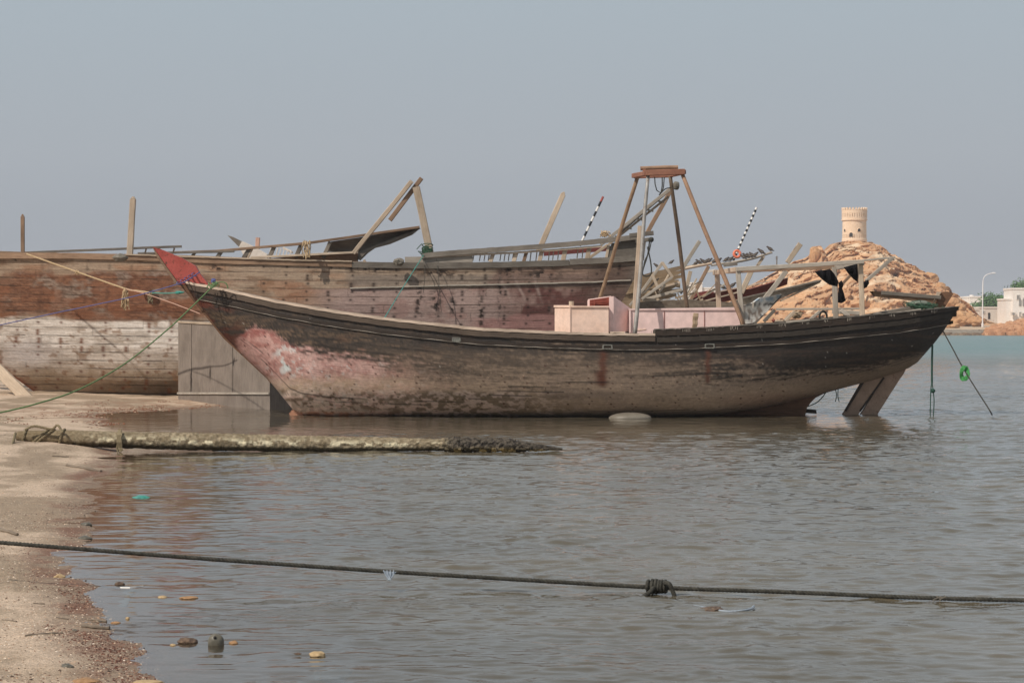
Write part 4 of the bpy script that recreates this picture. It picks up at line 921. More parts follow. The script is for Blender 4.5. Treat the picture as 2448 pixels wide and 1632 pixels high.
# seams and nails
sm = (pl+.12*(fbm(px/150, py/200, 3, 2)-.5)) % 1
col = lay(col, np.exp(-(np.minimum(sm, 1-sm)/.055)**2)*(.30+.65*sstep(.35, .6, fbm(px/90, pf*3, 4, 3))), (56, 45, 38))
bt = (np.abs((px/330+pf*.37) % 1-.5) > .4975); col = lay(col, bt*.5, (62, 50, 42))
cxn = ((px+.06*(py-800)+5*(_h(pf.astype(int)+11, np.floor(px/53).astype(int), 1)-.5)-12)/53.0); dx_ = (cxn % 1-.5)*53; hid = _h(np.floor(cxn).astype(int), pf.astype(int), 6)
for off_ in (.38, .74):
    dy_ = (sm-off_-.1*(hid-.5))*19.5; rad = 2.1+1.7*hid; dd = (dx_/(rad*1.25))**2+(dy_/rad)**2
    rs_ = np.exp(-dd)*(hid > (.2 if off_ < .5 else .72)); wz = wb > .5
    col = lay(col, rs_*wz*.95, (92, 48, 30)); col = lay(col, np.exp(-(dx_/2.2)**2)*wz*(hid > .75)*.25*(sm > .3), (150, 112, 86)); col = lay(col, rs_*(~wz)*(px > 600)*.95, (44, 33, 30)); col = lay(col, rs_*(~wz)*(px <= 600)*.45*(hid > .6), (58, 42, 34))
M['big_hull'] = vcol('old_hull_planks', .9, .2, (1.0, 14), .016, .28)
mb.obj('hull', M['big_hull'], big, smooth=False, cols=col*1.28)
# raised cap plank along the sheer, stripe batten, stem
def bsweep(name, pts, th_py, mat, Yoff=-.06, depth=.16, parent=big, Yfix=None):
    pts = [(float(a), float(b)) for a, b in pts]; xs_ = np.linspace(pts[0][0], pts[-1][0], 60); ys_ = np.interp(xs_, [p[0] for p in pts], [p[1] for p in pts]); m = MB(); vs = []; fs = []; uv = []
    for i, (x, y) in enumerate(zip(xs_, ys_)):
        Yy = Yfix if Yfix is not None else None
        if Yy is None:
            z = H-(y-HZ)/F*60.5; q1 = np.interp(y, [400, 870, 957, 1000], [-560, -14, 100, 150]); q2 = np.interp(y, [560, 581, 621, 669, 720, 1000], [1550, 1546, 1538, 1514, 1487, 1370]); s_ = min(1, max(0, (x-q1)/(q2-q1))); _, Yy = big_near(np.array([s_]), np.array([z])); Yy = float(Yy[0])
        j = random.uniform(-.4, .4)
        for k, (dy, dp) in enumerate(((0, 0), (th_py, 0), (th_py, depth), (0, depth), (0, 0))): vs.append(P(x, y+dy+j, Yy+Yoff+0)+Vector((0, dp, 0))); uv.append((x*.011, k*.2))
    for i in range(59):
        for k in range(4): fs.append((i*5+k, i*5+k+1, (i+1)*5+k+1, (i+1)*5+k))
    fs += [(3, 2, 1, 0), (59*5, 59*5+1, 59*5+2, 59*5+3)]
    m.add(vs, fs, uv); return m.obj(name, mat, parent)
bsweep('cap_rail', [(-300, 590), (0, 604), (161, 604), (320, 608), (520, 616), (841, 624.5)], 14, M['wood_brown'], -.05)
bsweep('cap_rail', [(842, 626), (1040, 628), (1200, 626), (1361, 621)], 14, M['capb'] if 'capb' in M else M['wood_dgrey'], -.05)
bsweep('cap_rail', [(1362, 619), (1450, 615), (1540, 608)], 14, M['wood_dgrey'], -.08)
bsweep('cap_strip', [(300, 606.5), (520, 614), (700, 620), (841, 623)], 3, M['wood_tan'], -.09)
bsweep('side_stripe', [(836, 687), (950, 684), (1040, 681), (1160, 679), (1281, 676), (1400, 673), (1508, 668)], 3.2, M['wood_grey'], -.05, .06)
MB().beam(P(-60, 830, 60.6), P(72, 958, 60.0), .30, .2).obj('stem_post', M['wood_tan'], big)
# bulwark at the aft end
bsweep('bulwark_rail', [(1010, 606), (1037, 602), (1140, 594), (1297, 583), (1400, 574), (1526, 560)], 12, M['wood_dgrey'], 0, .12, Yfix=60.7)
bsweep('lower_rail', [(1008, 613), (1120, 607), (1240, 601), (1330, 595), (1440, 586)], 4.5, M['wood_tan'], 0, .12, Yfix=60.74)
MB().pp([(968, 614), (1035, 613), (1130, 609), (1130, 628), (968, 630)], 60.8, .05).obj('bulwark_panel', M['wood_grey'], big)
MB().pp([(1462, 582), (1526, 568), (1544, 578), (1540, 612), (1450, 616)], 60.85, .06).obj('stern_panel', M['wood_dgrey'], big)
MB().pb(1505, 563, 1562, 557, 60.3, 10, .2).obj('rail_end', M['wood_dgrey'], big)
MB().pb(1520, 576, 1552, 573, 60.2, 9, .2).obj('rail_end', M['wood_dgrey'], big)
for i, x in enumerate((1131, 1147, 1158, 1168, 1196, 1206, 1216, 1226, 1268, 1282, 1312, 1322, 1334, 1346, 1380, 1392, 1404, 1456)):
    yt = np.interp(x, [1120, 1240, 1330, 1440], [610, 604, 598, 590]); MB().pb(x+2, yt-2, x-1, 624, 60.9, 2.6, .05).obj('baluster', M['wood_grey'], big)
for x, w_ in ((1176, 12), (1232, 12), (1256, 11), (1293, 13), (1349, 14), (1406, 14), (1452, 8)):
    yt = np.interp(x, [1120, 1240, 1330, 1440, 1500], [608, 602, 596, 588, 582]); MB().pb(x+3, yt, x-4, 626, 60.85, w_*.8, .1).obj('stanchion', M['wood_tan'] if x != 1256 else M['wood_brown'], big)
MB().pb(1402, 621, 1452, 586, 61.2, 7, .12).obj('brace', M['wood_tan'], big)
MB().pp([(1300, 600), (1460, 590), (1452, 600), (1300, 612)], 66.0, .08).obj('far_rail', M['maroon'], big)
# posts rising from the big dhow
def post(x1, y1, x2, y2, wpx, mat, Y=62.5, name='post', d=None, tip=True):
    m = MB().pb(x1, y1, x2, y2, Y, wpx, d); 
    if tip: m.pb(x2, y2-.5, x2+(x2-x1)/(y2-y1)*-6, y2-6, Y, wpx*.8, d, w2px=wpx*.25, seg=1)
    return m.obj(name, mat, big)
post(54.5, 612, 54, 518, 9, M['wood_brown'], 62.5); post(310, 618, 318.5, 476, 14, M['wood_tan'], 62.)
post(1288, 600, 1346, 465, 13, M['wood_tan'], 62.2)
post(1031, 620, 995, 447, 17, M['wood_tan'], 61.2, tip=False)
MB().pb(846, 604, 984, 434, 62.0, 10, .16, Y2=61.3).obj('brace', M['wood_tan'], big)
MB().pb(932, 527, 1008, 426, 61.5, 10, .18).obj('brace', M['wood_brown'], big)
m = MB(); 
for k in range(7): m.tube([P(1022+math.cos(a)*13, 586+k*4.6+math.sin(a)*4+3*math.sin(k), 61.2+math.sin(a)*.18) for a in np.linspace(0, 6.28, 14)], .012, 5)
for i in range(26): 
    c = P(1018+random.gauss(0, 7), 598+random.gauss(0, 8), 61.0); m.tube([c, c+Vector((random.uniform(-.1, .1), -.05, random.uniform(-.1, .05))), c+Vector((random.uniform(-.15, .15), -.05, random.uniform(-.2, .0)))], .012, 5)
thing1(m, 'lashing', M['net'], 'green rope lashing wound around the foot of the leaning timber post', 'rope')
thing1(MB().tube(curve([P(1015, 606, 60.9), P(968, 680, 57), P(918, 762, 49.6)], 8), .011, 5), 'mooring_line', M['r_teal'], 'thin green line slanting from the leaning post down to the small dhow', 'rope')
thing1(MB().tube(curve([P(1010, 612, 60.9), P(1016, 650, 60.25), P(1012, 700, 60.2)], 6), .009, 4).tube(curve([P(1043, 612, 60.9), P(1048, 660, 60.2), P(1055, 745, 60.2)], 6), .009, 4), 'hanging_line', M['r_black'], 'two thin dark lines hanging down the big dhow side below the leaning post', 'rope')
def rag(px, py, w_, h_, Y, n, mat, name, label, cat):
    m = MB()
    for i in range(n):
        x = px+random.gauss(0, w_*.3); pts = [P(x, py-h_/2+random.uniform(-2, 2), Y)]
        for k in range(5): x += random.uniform(-.12, .12)*w_; pts.append(P(x, py-h_/2+h_*(k+1)/5*random.uniform(.7, 1), Y+random.uniform(-.06, .02)))
        m.tube(pts, .014, 5)
    return thing1(m, name, mat, label, cat)
rag(734, 598, 16, 44, 60.1, 12, M['r_tan'], 'rope_bundle', 'bundle of tan rope hanging over the rail near the middle of the big dhow', 'rope')
thing1(MB().blob(P(952, 626, 60.2), (13*60/F, .1, 9*60/F), .5, 14, 3, 2.5), 'rag', M['foam'], 'torn pale rag caught on the big dhow rail', 'rag')
thing1(MB().blob(P(287, 616, 60.1), (17*60/F, .12, 9*60/F), .35, 14, 6, 2.), 'rag', M['foam'], 'grey cloth bundle on the big dhow rail beside the tall post', 'rag')
rag(1446, 560, 16, 14, 60.9, 26, M['r_tan'], 'rope_tuft', 'frayed pale rope tuft on the aft bulwark rail', 'rope')
# striped poles
def striped(name, x0, y0, x1, y1, Y, n, wpx, label, red_top=False):
    a, b = P(x0, y0, Y), P(x1, y1, Y); r = wpx*Y/F/2
    root = thing(name, label, 'pole', a, 'black and white striped poles')
    for i in range(n):
        p, q = a.lerp(b, i/n), a.lerp(b, (i+1)/n-.001)
        MB().tube([p, q], r, 8).obj('band', M['redpaint'] if (red_top and i == n-1) else (M['bw_w'] if i % 2 else M['bw_b']), root)
striped('striped_pole', 1386, 588, 1442, 470, 64, 10, 5.5, 'black and white banded pole leaning above the big dhow bulwark', True)
striped('striped_pole', 1753, 623, 1809, 496, 90, 22, 5.5, 'longer finely banded black and white pole rising from the orange float')
# prow spars behind the gantry
m = thing('lattice_spar', 'long grey lattice prow spar slanting up behind the gantry', 'spar', P(1440, 590, 72))
MB().pb(1436, 585, 1602, 452, 72, 8, .2).obj('beam', M['wood_grey'], m); MB().pb(1448, 590, 1598, 470, 72.4, 5.5, .2).obj('beam', M['wood_tan'], m)
MB().pb(1480, 556, 1606, 448, 72.2, 9, .1).obj('beam', M['wood_dgrey'], m)
for i in range(5): x = 1470+i*26; MB().pb(x, 565-i*21, x+14, 566-i*21+2, 72.2, 4, .1).obj('rung', M['wood_grey'], m)
MB().blob(P(1616, 444, 72), (9*72/F, .12, 10*72/F), .3, 12, 4).obj('spar_head', M['foam'], m)
MB().pb(1602, 458, 1545, 560, 73, 10, .2).obj('strut', M['wood_brown'], m)
m = MB().tube(curve([P(1553, 575, 60.1), P(1548, 610, 60.1), P(1536, 650, 60.1), P(1543, 660, 60.1), P(1556, 655, 60.1), P(1556, 630, 60.1), P(1548, 590, 60.1)], 6), .018, 6); m.tube(curve([P(1558, 572, 60.1), P(1552, 600, 60.1), P(1542, 622, 60.1), P(1538, 640, 60.1)], 6), .014, 6); m.blob(P(1557, 573, 60.1), (.07, .07, .07), .4, 8, 3)
thing1(m, 'hanging_rope', M['r_black'], 'black rope loop hanging from the stern corner of the big dhow', 'rope')

# ------------------------------------------------------------------ boat behind the big dhow (upper left)
g = thing('grey_boat', 'grey open boat with a slatted side rail and raised pointed end above the big dhow', 'boat', P(800, 650, 70))
YB = 69.
m = MB()
hullp = [(600, 632), (840, 607), (856, 604), (868, 600), (888, 596), (920, 583), (985, 556), (1002, 546), (995, 552), (975, 566), (930, 582), (900, 591), (872, 604), (856, 626), (850, 640), (600, 640)]
def ribbon(pts_top, pts_bot, Y, th, n=40):
    xs_ = np.linspace(pts_top[0][0], pts_top[-1][0], n); yt = np.interp(xs_, *zip(*pts_top)); xb = np.linspace(pts_bot[0][0], pts_bot[-1][0], n); yb = np.interp(xb, *zip(*pts_bot))
    A = []
    bul = lambda t: th*math.sin(min(1, t)*math.pi/2)
    rows = 7
    for i in range(n):
        row = []
        for j in range(rows+1): t = j/rows; row.append(tuple(P(xs_[i]+(xb[i]-xs_[i])*t, yt[i]+(yb[i]-yt[i])*t, Y+bul(t))))
        A.append(row)
    m = MB(); A = np.array(A); m.grid(A); Bk = A.copy(); Bk[..., 1] = Y+2*th+.3-(A[..., 1]-Y); m.grid(Bk, flip=True)
    m.grid(np.stack([A[:, 0], Bk[:, 0]], 1)); m.grid(np.stack([A[-1], Bk[-1]], 0)); return m
ribbon([(560, 626), (700, 613), (856, 602)], [(560, 650), (700, 650), (850, 650)], YB, .3).obj('hull', M['wood_brown'], g)
ribbon([(788, 578), (870, 566), (1003, 544)], [(775, 602), (862, 603), (998, 550)], YB+.1, .25).obj('stern_panel', M['wood_dgrey'], g)
m = MB().pp([(868, 600), (990, 552), (1003, 545), (985, 560), (930, 583), (895, 592), (878, 604), (860, 622), (856, 606)], YB+.6, .8); m.obj('end_timber', M['wood_dgrey'], g)
for a_, b_ in (((360, 606), (520, 600)), ((520, 600), (740, 581)), ((738, 581), (1003, 543))): MB().pb(a_[0], a_[1], b_[0], b_[1], YB, 6, .14).obj('top_rail', M['wood_brown'], g)
MB().pb(600, 616, 856, 603, YB-.1, 5, .2).obj('gunwale', M['wood_tan'], g)
for x0_, y0_, x1_, w_ in ((530, 600, 518, 9), (598, 594, 582, 10), (603, 595, 592, 4), (656, 589, 643, 9), (722, 583, 706, 10), (790, 578, 772, 9), (466, 604, 456, 6)):
    MB().pb(x0_, y0_, x1_, 617, YB+.05, w_, .14).obj('stanchion', M['wood_dgrey'] if w_ > 5 else M['wood_tan'], g)
g = thing('far_rail', 'long thin grey rail sloping up behind the big dhow at the left', 'rail', P(240, 610, 66))
MB().pb(60, 604, 434, 589, 66, 5.5, .12).obj('top_rail', M['wood_dgrey'], g); MB().pb(330, 606, 560, 601, 66.3, 5, .12).obj('lower_rail', M['wood_dgrey'], g)
for x in (350, 417, 382): MB().pb(x, 593, x-4, 607, 66.1, 3, .08).obj('baluster', M['wood_tan'], g)
g = thing('white_boat', 'white painted boat prow with a grey beak showing above the big dhow rail', 'boat', P(600, 640, 76))
MB().pp([(545, 563), (556, 566), (578, 577), (580, 592), (572, 590), (560, 578)], 76, .35).obj('beak', M['wood_dgrey'], g)
MB().pp([(581, 577), (612, 592), (640, 608), (640, 622), (590, 622), (574, 590)], 76.1, .6).obj('prow', M['white2'], g)
MB().pb(614, 615, 617, 568, 76.4, 10, .14).obj('post', M['r_pink'], g)
for i in range(7): MB().pb(648+i*8, 590+i*1.2, 644+i*8, 612, 76.2, 2.2, .05).obj('baluster', M['white2'], g)
MB().pb(676, 592, 700, 604, 76.3, 5, .1).obj('board', M['white2'], g)
thing1(MB().pb(870, 621, 874, 630, 66, 6, .1), 'peg', M['wood_tan'], 'short pale peg standing on the rail just right of the grey boat', 'peg')

# ------------------------------------------------------------------ grey plywood box beside the bow
a = G(426, 960); b = G(645, 979); b2 = b+Vector((.75, .85, 0)); a2 = a+(b2-b)
gb = thing('wooden_box', 'big grey boarded box standing in the shallows between the two dhows', 'box', (a+b)/2)
zt0, zt1 = H-(770-HZ)/F*a.y, H-(783-HZ)/F*b.y
m = MB(); zb0, zb1 = -.02, -.35
m.add([Vector((a.x, a.y, zb0)), Vector((b.x, b.y, zb1)), Vector((b.x, b.y, zt1)), Vector((a.x, a.y, zt0)), Vector((a2.x, a2.y, zb0)), Vector((b2.x, b2.y, zb1)), Vector((b2.x, b2.y, zt1)), Vector((a2.x, a2.y, zt0))],
      [(0, 1, 2, 3), (7, 6, 5, 4), (1, 5, 6, 2), (0, 3, 7, 4), (3, 2, 6, 7)],
      [(0, 0), (0, 3.8), (2, 3.8), (2, 0), (0, 5), (.1, 4.9), (2, 4.9), (2, 5)])
m.obj('panel', M['greybox'], gb)
n_ = Vector((-(b.y-a.y), (b.x-a.x), 0)).normalized(); n_ = n_ if n_.y < 0 else -n_
m = MB().beam(Vector((a.x, a.y, .22))+n_*.02, Vector((b.x, b.y, .38))+n_*.02, .05, .03, hint=n_); m.obj('batten', M['wood_grey'], gb)
m = MB().beam(Vector((a.x, a.y, zt0+.01))+n_*.01, Vector((b.x, b.y, zt1+.01))+n_*.01, .03, .05); m.obj('top_edge', M['wood_tan'], gb)
for t, w_ in ((.16, .006), (.62, .006)):
    p = a.lerp(b, t); MB().beam(Vector((p.x, p.y, 2.0))+n_*.004, Vector((p.x, p.y, .3))+n_*.004, .012, w_).obj('seam', M['wood_dark'], gb)

# ------------------------------------------------------------------ wrecks behind the dhow (right)
wr = thing('wrecked_boat', 'collapsed tan boat hull with fanned broken planks behind the gantry', 'boat', P(1580, 740, 72))
for i in range(9):
    t = i/8; x0_, y0_ = 1486+t*12, 706-t*-30; 
    A_ = [(1500-4*i, 668+i*9), (1560-2*i, 650+i*10), (1632-i*1.5, 634+i*11)] if i < 7 else [(1470, 728+(i-7)*8), (1540, 725+(i-7)*8), (1610, 716+(i-7)*8)]
    m = MB(); xs_ = np.linspace(A_[0][0], A_[-1][0]+random.uniform(-6, 6), 14); ys_ = np.interp(xs_, *zip(*A_)); vs = []; fs = []; uv = []
    Yp = 72-.12*abs(3.5-i)+.05*i
    for k, (x, y) in enumerate(zip(xs_, ys_)):
        w_ = 10.5*(1 if k < 12 else random.uniform(.6, 1))
        for q_, (dy, dp) in enumerate(((0, 0), (w_, .02), (w_, .07), (0, .05), (0, 0))): vs.append(P(x, y+dy, Yp)+Vector((0, dp, 0))); uv.append((x*.013, q_*.15+i))
    for k in range(13):
        for q_ in range(4): fs.append((k*5+q_, k*5+q_+1, (k+1)*5+q_+1, (k+1)*5+q_))
    fs += [(3, 2, 1, 0), (65, 66, 67, 68)]
    m.add(vs, fs, uv); m.obj('plank', M['planks'], wr)
for x0_, y0_, x1_, y1_, w_, mt in ((1584, 627, 1535, 695, 7, 'wood_grey'), (1583, 627, 1608, 663, 7, 'wood_tan'), (1559, 655, 1574, 690, 7, 'wood_tan'), (1607, 662, 1534, 715, 6, 'wood_grey'), (1630, 693, 1537, 717, 7, 'wood_grey'),
                                  (1535, 715, 1624, 726, 8, 'wood_tan'), (1612, 704, 1628, 724, 3, 'wood_tan'), (1620, 700, 1632, 726, 3, 'wood_grey'), (1626, 675, 1560, 692, 5, 'wood_tan'), (1505, 730, 1540, 690, 5, 'wood_grey'), (1500, 742, 1640, 720, 5, 'wood_grey'), (1590, 680, 1575, 700, 5, 'wood_dgrey')):
    MB().pb(x0_, y0_, x1_, y1_, 70.8+random.uniform(-.4, .3), w_, .12, jit=.08).obj('timber', M[mt], wr)
for k in range(26):
    x0_ = random.uniform(1500, 1690); y0_ = random.uniform(690, 735); an = random.choice((-.5, -.25, .15, -1.1, 1.2, -.8)); l_ = random.uniform(22, 60)
    MB().pb(x0_, y0_, x0_+l_*math.cos(an), max(655, y0_+l_*math.sin(an)), 70.4+random.uniform(-.5, 1.5), random.uniform(2, 4.5), .07, jit=.1).obj('broken_lath', M[random.choice(('wood_grey', 'planks', 'wood_tan', 'wood_dgrey'))], wr)
# grey hull with blue tipped bow
M['bluehull'] = vcol('blue_and_white_hull_paint', .85, .2, (1.2, 12), .01, .25)
bb = thing('blue_bow_boat', 'weathered grey boat with a blue and white painted bow pointing right behind the pink cabin', 'boat', P(1700, 770, 66))
def painted_ribbon(top, bot, Y, th, fn, parent, name='hull'):
    m = ribbon(top, bot, Y, th*.3, 90); v = np.array(m.v); px_, py_ = proj(v); return m.obj(name, M['bluehull'], parent, cols=fn(px_, py_)*1.25)
def fnb(px_, py_):
    n = fbm(px_/9, py_/5, 3, 4); c = np.tile(C((150, 134, 118)), (len(px_), 1)); c = lay(c, sstep(.45, .6, n)*.6, (112, 94, 80))
    bow = sstep(1776, 1786, px_); c = lay(c, bow*.9, (198, 194, 188)); c = lay(c, bow*sstep(722, 716, py_)*sstep(.45, .55, n)*.8, (128, 152, 172)); c = lay(c, bow*sstep(730, 728, py_)*sstep(724, 726, py_), (66, 62, 60)); c = lay(c, bow*sstep(.52, .62, n)*sstep(726, 740, py_)*.8, (112, 92, 78)); c = lay(c, sstep(-12, 0, (py_-706)-(1870-px_)*.93-4+10)*bow*.0, (60, 54, 50)); return c
painted_ribbon([(1520, 722), (1640, 716), (1740, 722), (1777, 730), (1800, 724), (1818, 711), (1850, 707), (1868, 704)], [(1520, 775), (1640, 775), (1740, 778), (1786, 780), (1795, 774), (1806, 768), (1834, 745), (1862, 712)], 66, .5, fnb, bb)
MB().pb(1520, 740, 1775, 733, 65.95, 2, .06).obj('side_line', M['wood_dgrey'], bb)
MB().pb(1868, 704, 1800, 776, 66.3, 6, .3).obj('stem_post', M['wood_dgrey'], bb)
MB().pb(1801, 722, 1800, 737, 65.9, 5, .08, w2px=2).obj('cleat', M['wood_grey'], bb)
# maroon hull
mr_ = thing('maroon_boat', 'dark maroon boat hull lying behind the weathered grey boats', 'boat', P(1760, 740, 84))
ribbon([(1650, 716), (1672, 706), (1760, 687), (1790, 692), (1884, 664)], [(1645, 735), (1672, 735), (1760, 715), (1790, 712), (1882, 680)], 84, .6).obj('hull', M['maroon'], mr_)
MB().pb(1652, 706, 1705, 697, 83.6, 9, .3).obj('side_plank', M['maroon'], mr_)
MB().pb(1672, 707, 1884, 663, 83.8, 2.4, .2).obj('rail', M['cap'], mr_); MB().pb(1652, 728, 1770, 697, 83.5, 3.4, .1).obj('batten', M['wood_tan'], mr_)
# long grey prow boat
gp = thing('long_prow_boat', 'pale grey boat with a long slender upswept prow in front of the hill', 'boat', P(1850, 760, 78))
def fng(px_, py_):
    n = fbm(px_/14, py_/4, 3, 4); c = np.tile(C((168, 154, 140)), (len(px_), 1)); return lay(c, sstep(.45, .6, n)*.6, (132, 116, 100))
painted_ribbon([(1740, 724), (1777, 712), (1850, 694), (1920, 678), (1955, 669), (1964, 670)], [(1740, 760), (1777, 750), (1850, 722), (1893, 702), (1945, 684), (1962, 673)], 78, .5, fng, gp)
MB().pb(1777, 712, 1963, 670, 77.9, 3.5, .2).obj('rail', M['wood_dgrey'], gp)
MB().pb(1866, 719, 1960, 674, 78.1, 3.5, .3).obj('stem_post', M['wood_tan'], gp)
# upright timbers, each leaning on its own
def timber(x0_, y0_, x1_, y1_, w_, Y, mt, label, grp='leaning timbers among the old boats'): return thing1(MB().pb(x0_, y0_, x1_, y1_, Y, w_, .14, jit=.06), 'timber', M[mt], label, 'timber', grp)
timber(1632, 640, 1672, 576, 9, 80, 'wood_grey', 'grey timber end sticking up between the two middle gantry legs')
timber(1651, 648, 1630, 735, 9, 79, 'wood_tan', 'pale strut under the left end of the bird spar')
timber(1694, 636, 1648, 722, 8, 79.5, 'wood_brown', 'dark reddish strut leaning under the middle of the bird spar')
timber(1797, 646, 1772, 700, 12, 77, 'wood_tan', 'broad tan timber leaning beside the left canopy post')
timber(1882, 628, 1914, 583, 12, 77, 'wood_tan', 'thick tan timber end rising above the canopy beam left of the hill')
timber(1880, 648, 1822, 722, 12, 76, 'wood_grey', 'long grey timber crossing the red hull below the canopy beam')
timber(2036, 655, 2010, 682, 6, 56, 'wood_brown', 'short brown timber behind the black cloths')
timber(2134, 616, 2070, 672, 8, 56, 'wood_grey', 'grey timber slanting up to the right past the right canopy post')
thing1(MB().pb(2060, 623, 2140, 615, 56, 4.5, .1), 'spar', M['wood_grey'], 'thin grey spar running right from the canopy frame toward the hill edge', 'spar')
timber(1893, 748, 1876, 766, 6, 70, 'wood_grey', 'short grey rail strut low in front of the hill, left one', 'short struts of the low rail')
timber(1900, 744, 1878, 768, 7, 69, 'wood_tan', 'pale rail strut left of the pile of broken boards', 'short struts of the low rail')
timber(1960, 744, 1936, 764, 6, 69, 'wood_grey', 'grey rail strut just left of the tyre', 'short struts of the low rail')
timber(1852, 741, 1826, 768, 8, 69, 'wood_dgrey', 'dark grey strut right of the blue bow', 'short struts of the low rail')
lr = thing('low_rail', 'pale horizontal boat rail running low across the front of the hill', 'rail', P(1950, 745, 70)); MB().pb(1856, 739, 2054, 738, 70, 5, .2).obj('top_rail', M['wood_grey'], lr); MB().pb(1850, 768, 1990, 764, 70.2, 5, .2).obj('lower_rail', M['wood_tan'], lr)
MB().pb(1990, 745, 2055, 748, 70.4, 9, .2).obj('side_board', M['wood_grey'], lr)
thing1(MB().pb(2010, 742, 2028, 756, 69, 10, .2, jit=.1), 'board', M['wood_grey'], 'square pale board propped between the two right canopy posts', 'board')
for i in range(3):
    pass
thing1(MB().blob(P(1905, 752, 70), (13*70/F, .3, 9*70/F), .6, 12, 4, 2.4), 'driftwood_heap', M['planks'], 'small heap of broken boards below the low rail', 'boards')
# brown boat behind the stern
br = thing('brown_boat', 'brown boat with a blunt stem post lying behind the stern of the small dhow', 'boat', P(2180, 760, 62))
ribbon([(2085, 696), (2150, 699), (2246, 709)], [(2092, 708), (2150, 714), (2238, 727)], 62, .1).obj('hull', M['brownhull'] if 'brownhull' in M else M['wood_brown'], br)
MB().pb(2108, 699.5, 2248, 711, 61.8, 9, .2).obj('rail', M['wood_dgrey'], br)
MB().pp([(2247, 699), (2262, 697), (2277, 701), (2256, 735), (2252, 740), (2226, 740), (2236, 722)], 62.2, .35).obj('stem_post', M['stem'], br)
MB().pp([(2240, 698), (2250, 697), (2238, 716), (2230, 728)], 61.95, .1).obj('stem_cheek', M['wood_tan'], br)

# ------------------------------------------------------------------ bird spars, float, birds
sp = thing('bird_spar', 'long thin crooked spar lined with perched birds left of the hill', 'spar', P(1770, 625, 88))
MB().tube(curve([P(1700, 634, 88), P(1750, 627, 88), P(1800, 617, 88), P(1846, 603, 88)], 6), .045, 8, rs=None).obj('spar', M['wood_grey'], sp)
MB().tube(curve([P(1740, 631, 88.3), P(1790, 621, 88.3), P(1822, 612, 88.3)], 6), .035, 8).obj('second_spar', M['wood_dgrey'], sp)
MB().pb(1826, 612, 1806, 642, 88.4, 7, .1).obj('prop', M['wood_tan'], sp); MB().pb(1730, 634, 1762, 630, 87.8, 8, .3).obj('crate_board', M['wood_dgrey'], sp)
sp2 = thing('short_spar', 'shorter pale double spar with birds between the gantry legs', 'spar', P(1665, 640, 86))
MB().tube(curve([P(1636, 642, 86), P(1665, 636, 86), P(1702, 629, 86)], 5), .06, 8).obj('spar', M['wood_tan'], sp2); MB().pb(1640, 637, 1696, 628, 86.3, 3, .1).obj('second_spar', M['wood_grey'], sp2)
thing1(MB().pb(1682, 651, 1710, 646, 83, 6, .1), 'board', M['white2'], 'short white board end sticking out left of the canopy frame', 'board')
m = MB(); c = P(1762, 607, 89); m.tube([c+Vector((math.cos(a)*7.5*89/F, .03*math.sin(a), math.sin(a)*8*89/F)) for a in np.linspace(0, 6.283, 22)], 3.4*89/F, 8, cap=False)
thing1(m, 'life_ring', M['orange'], 'bright orange ring float at the foot of the long striped pole', 'float', smooth=True)
def make_bird():
    r0 = thing('bird', None, None, (0, 0, 0))
    m = MB(); s = .11
    pts = [(-1.1, 0, .35), (-.75, 0, .5), (-.3, 0, .75), (.2, 0, 1.0), (.55, 0, 1.25), (.75, 0, 1.5), (.95, 0, 1.6), (1.12, 0, 1.55), (1.3, 0, 1.48)]
    rs = [.06, .16, .42, .5, .36, .26, .25, .14, .03]
    m.tube([Vector(p)*s for p in pts], s*.4, 10, rs=[q*s for q in rs]); m.obj('body', M['bird'], r0, smooth=True)
    for sg in (-1, 1):
        m = MB(); m.prism([Vector(p)*s for p in ((.4, sg*.42, 1.1), (-.1, sg*.5, 1.0), (-1.25, sg*.16, .38), (-.5, sg*.46, .62), (.2, sg*.48, .8))], (0, .05*s, 0)); m.obj('wing', M['wood_dgrey'], r0)
        m = MB(); m.tube([Vector((.05, sg*.18, .6))*s, Vector((.08, sg*.18, 0))*s], .045*s, 5); m.obj('leg', M['redin'], r0)
    return r0
bird0 = make_bird()
def place_bird(px_, py_, Y, label, group, rz, first=[True], sc_=1.):
    if first[0]: o = bird0; first[0] = False
    else:
        o = bird0.copy(); COL.objects.link(o)
        for ch in bird0.children:
            c_ = ch.copy(); COL.objects.link(c_); c_.parent = o
    o.location = P(px_, py_, Y); o.rotation_euler = (0, 0, rz); o.scale = (sc_,)*3
    tag(o, label, 'bird', group)
GB = 'small dark birds perched on the spars'
spar_y = lambda x: np.interp(x, [1700, 1750, 1800, 1846], [633.0, 626, 616, 602])
for x, lb in ((1717, 'leftmost bird on the long spar, right of the orange brown gantry leg'), (1735, 'bird second from the left on the long spar'), (1746, 'bird just left of the orange ring float'), (1777, 'bird just right of the orange ring float'),
              (1784, 'second bird right of the orange ring float'), (1792, 'third bird right of the orange ring float'), (1799, 'fourth bird right of the orange ring float'), (1806, 'bird third from the right tip of the long spar')):
    place_bird(x, spar_y(x), 88, lb, GB, random.choice([0, .4, 3.1, 2.7]), sc_=random.uniform(.95, 1.25))
place_bird(1821, spar_y(1821)-.5, 88, 'dark bird second from the right tip of the long bird spar', GB, 2.9, sc_=1.25)
place_bird(1842, spar_y(1842)-.5, 88, 'bird perched alone at the right tip of the long bird spar', GB, 2.9, sc_=1.2)
for x, lb in ((1663, 'leftmost bird on the short double spar between the gantry legs'), (1672, 'second bird from the left on the short double spar'), (1682, 'middle bird on the short double spar'), (1689, 'second bird from the right on the short double spar'), (1695, 'rightmost bird on the short double spar')):
    place_bird(x, np.interp(x, [1636, 1665, 1702], [641, 635, 628]), 86, lb, GB, random.choice([0, .5, 3.1]), sc_=random.uniform(.9, 1.2))
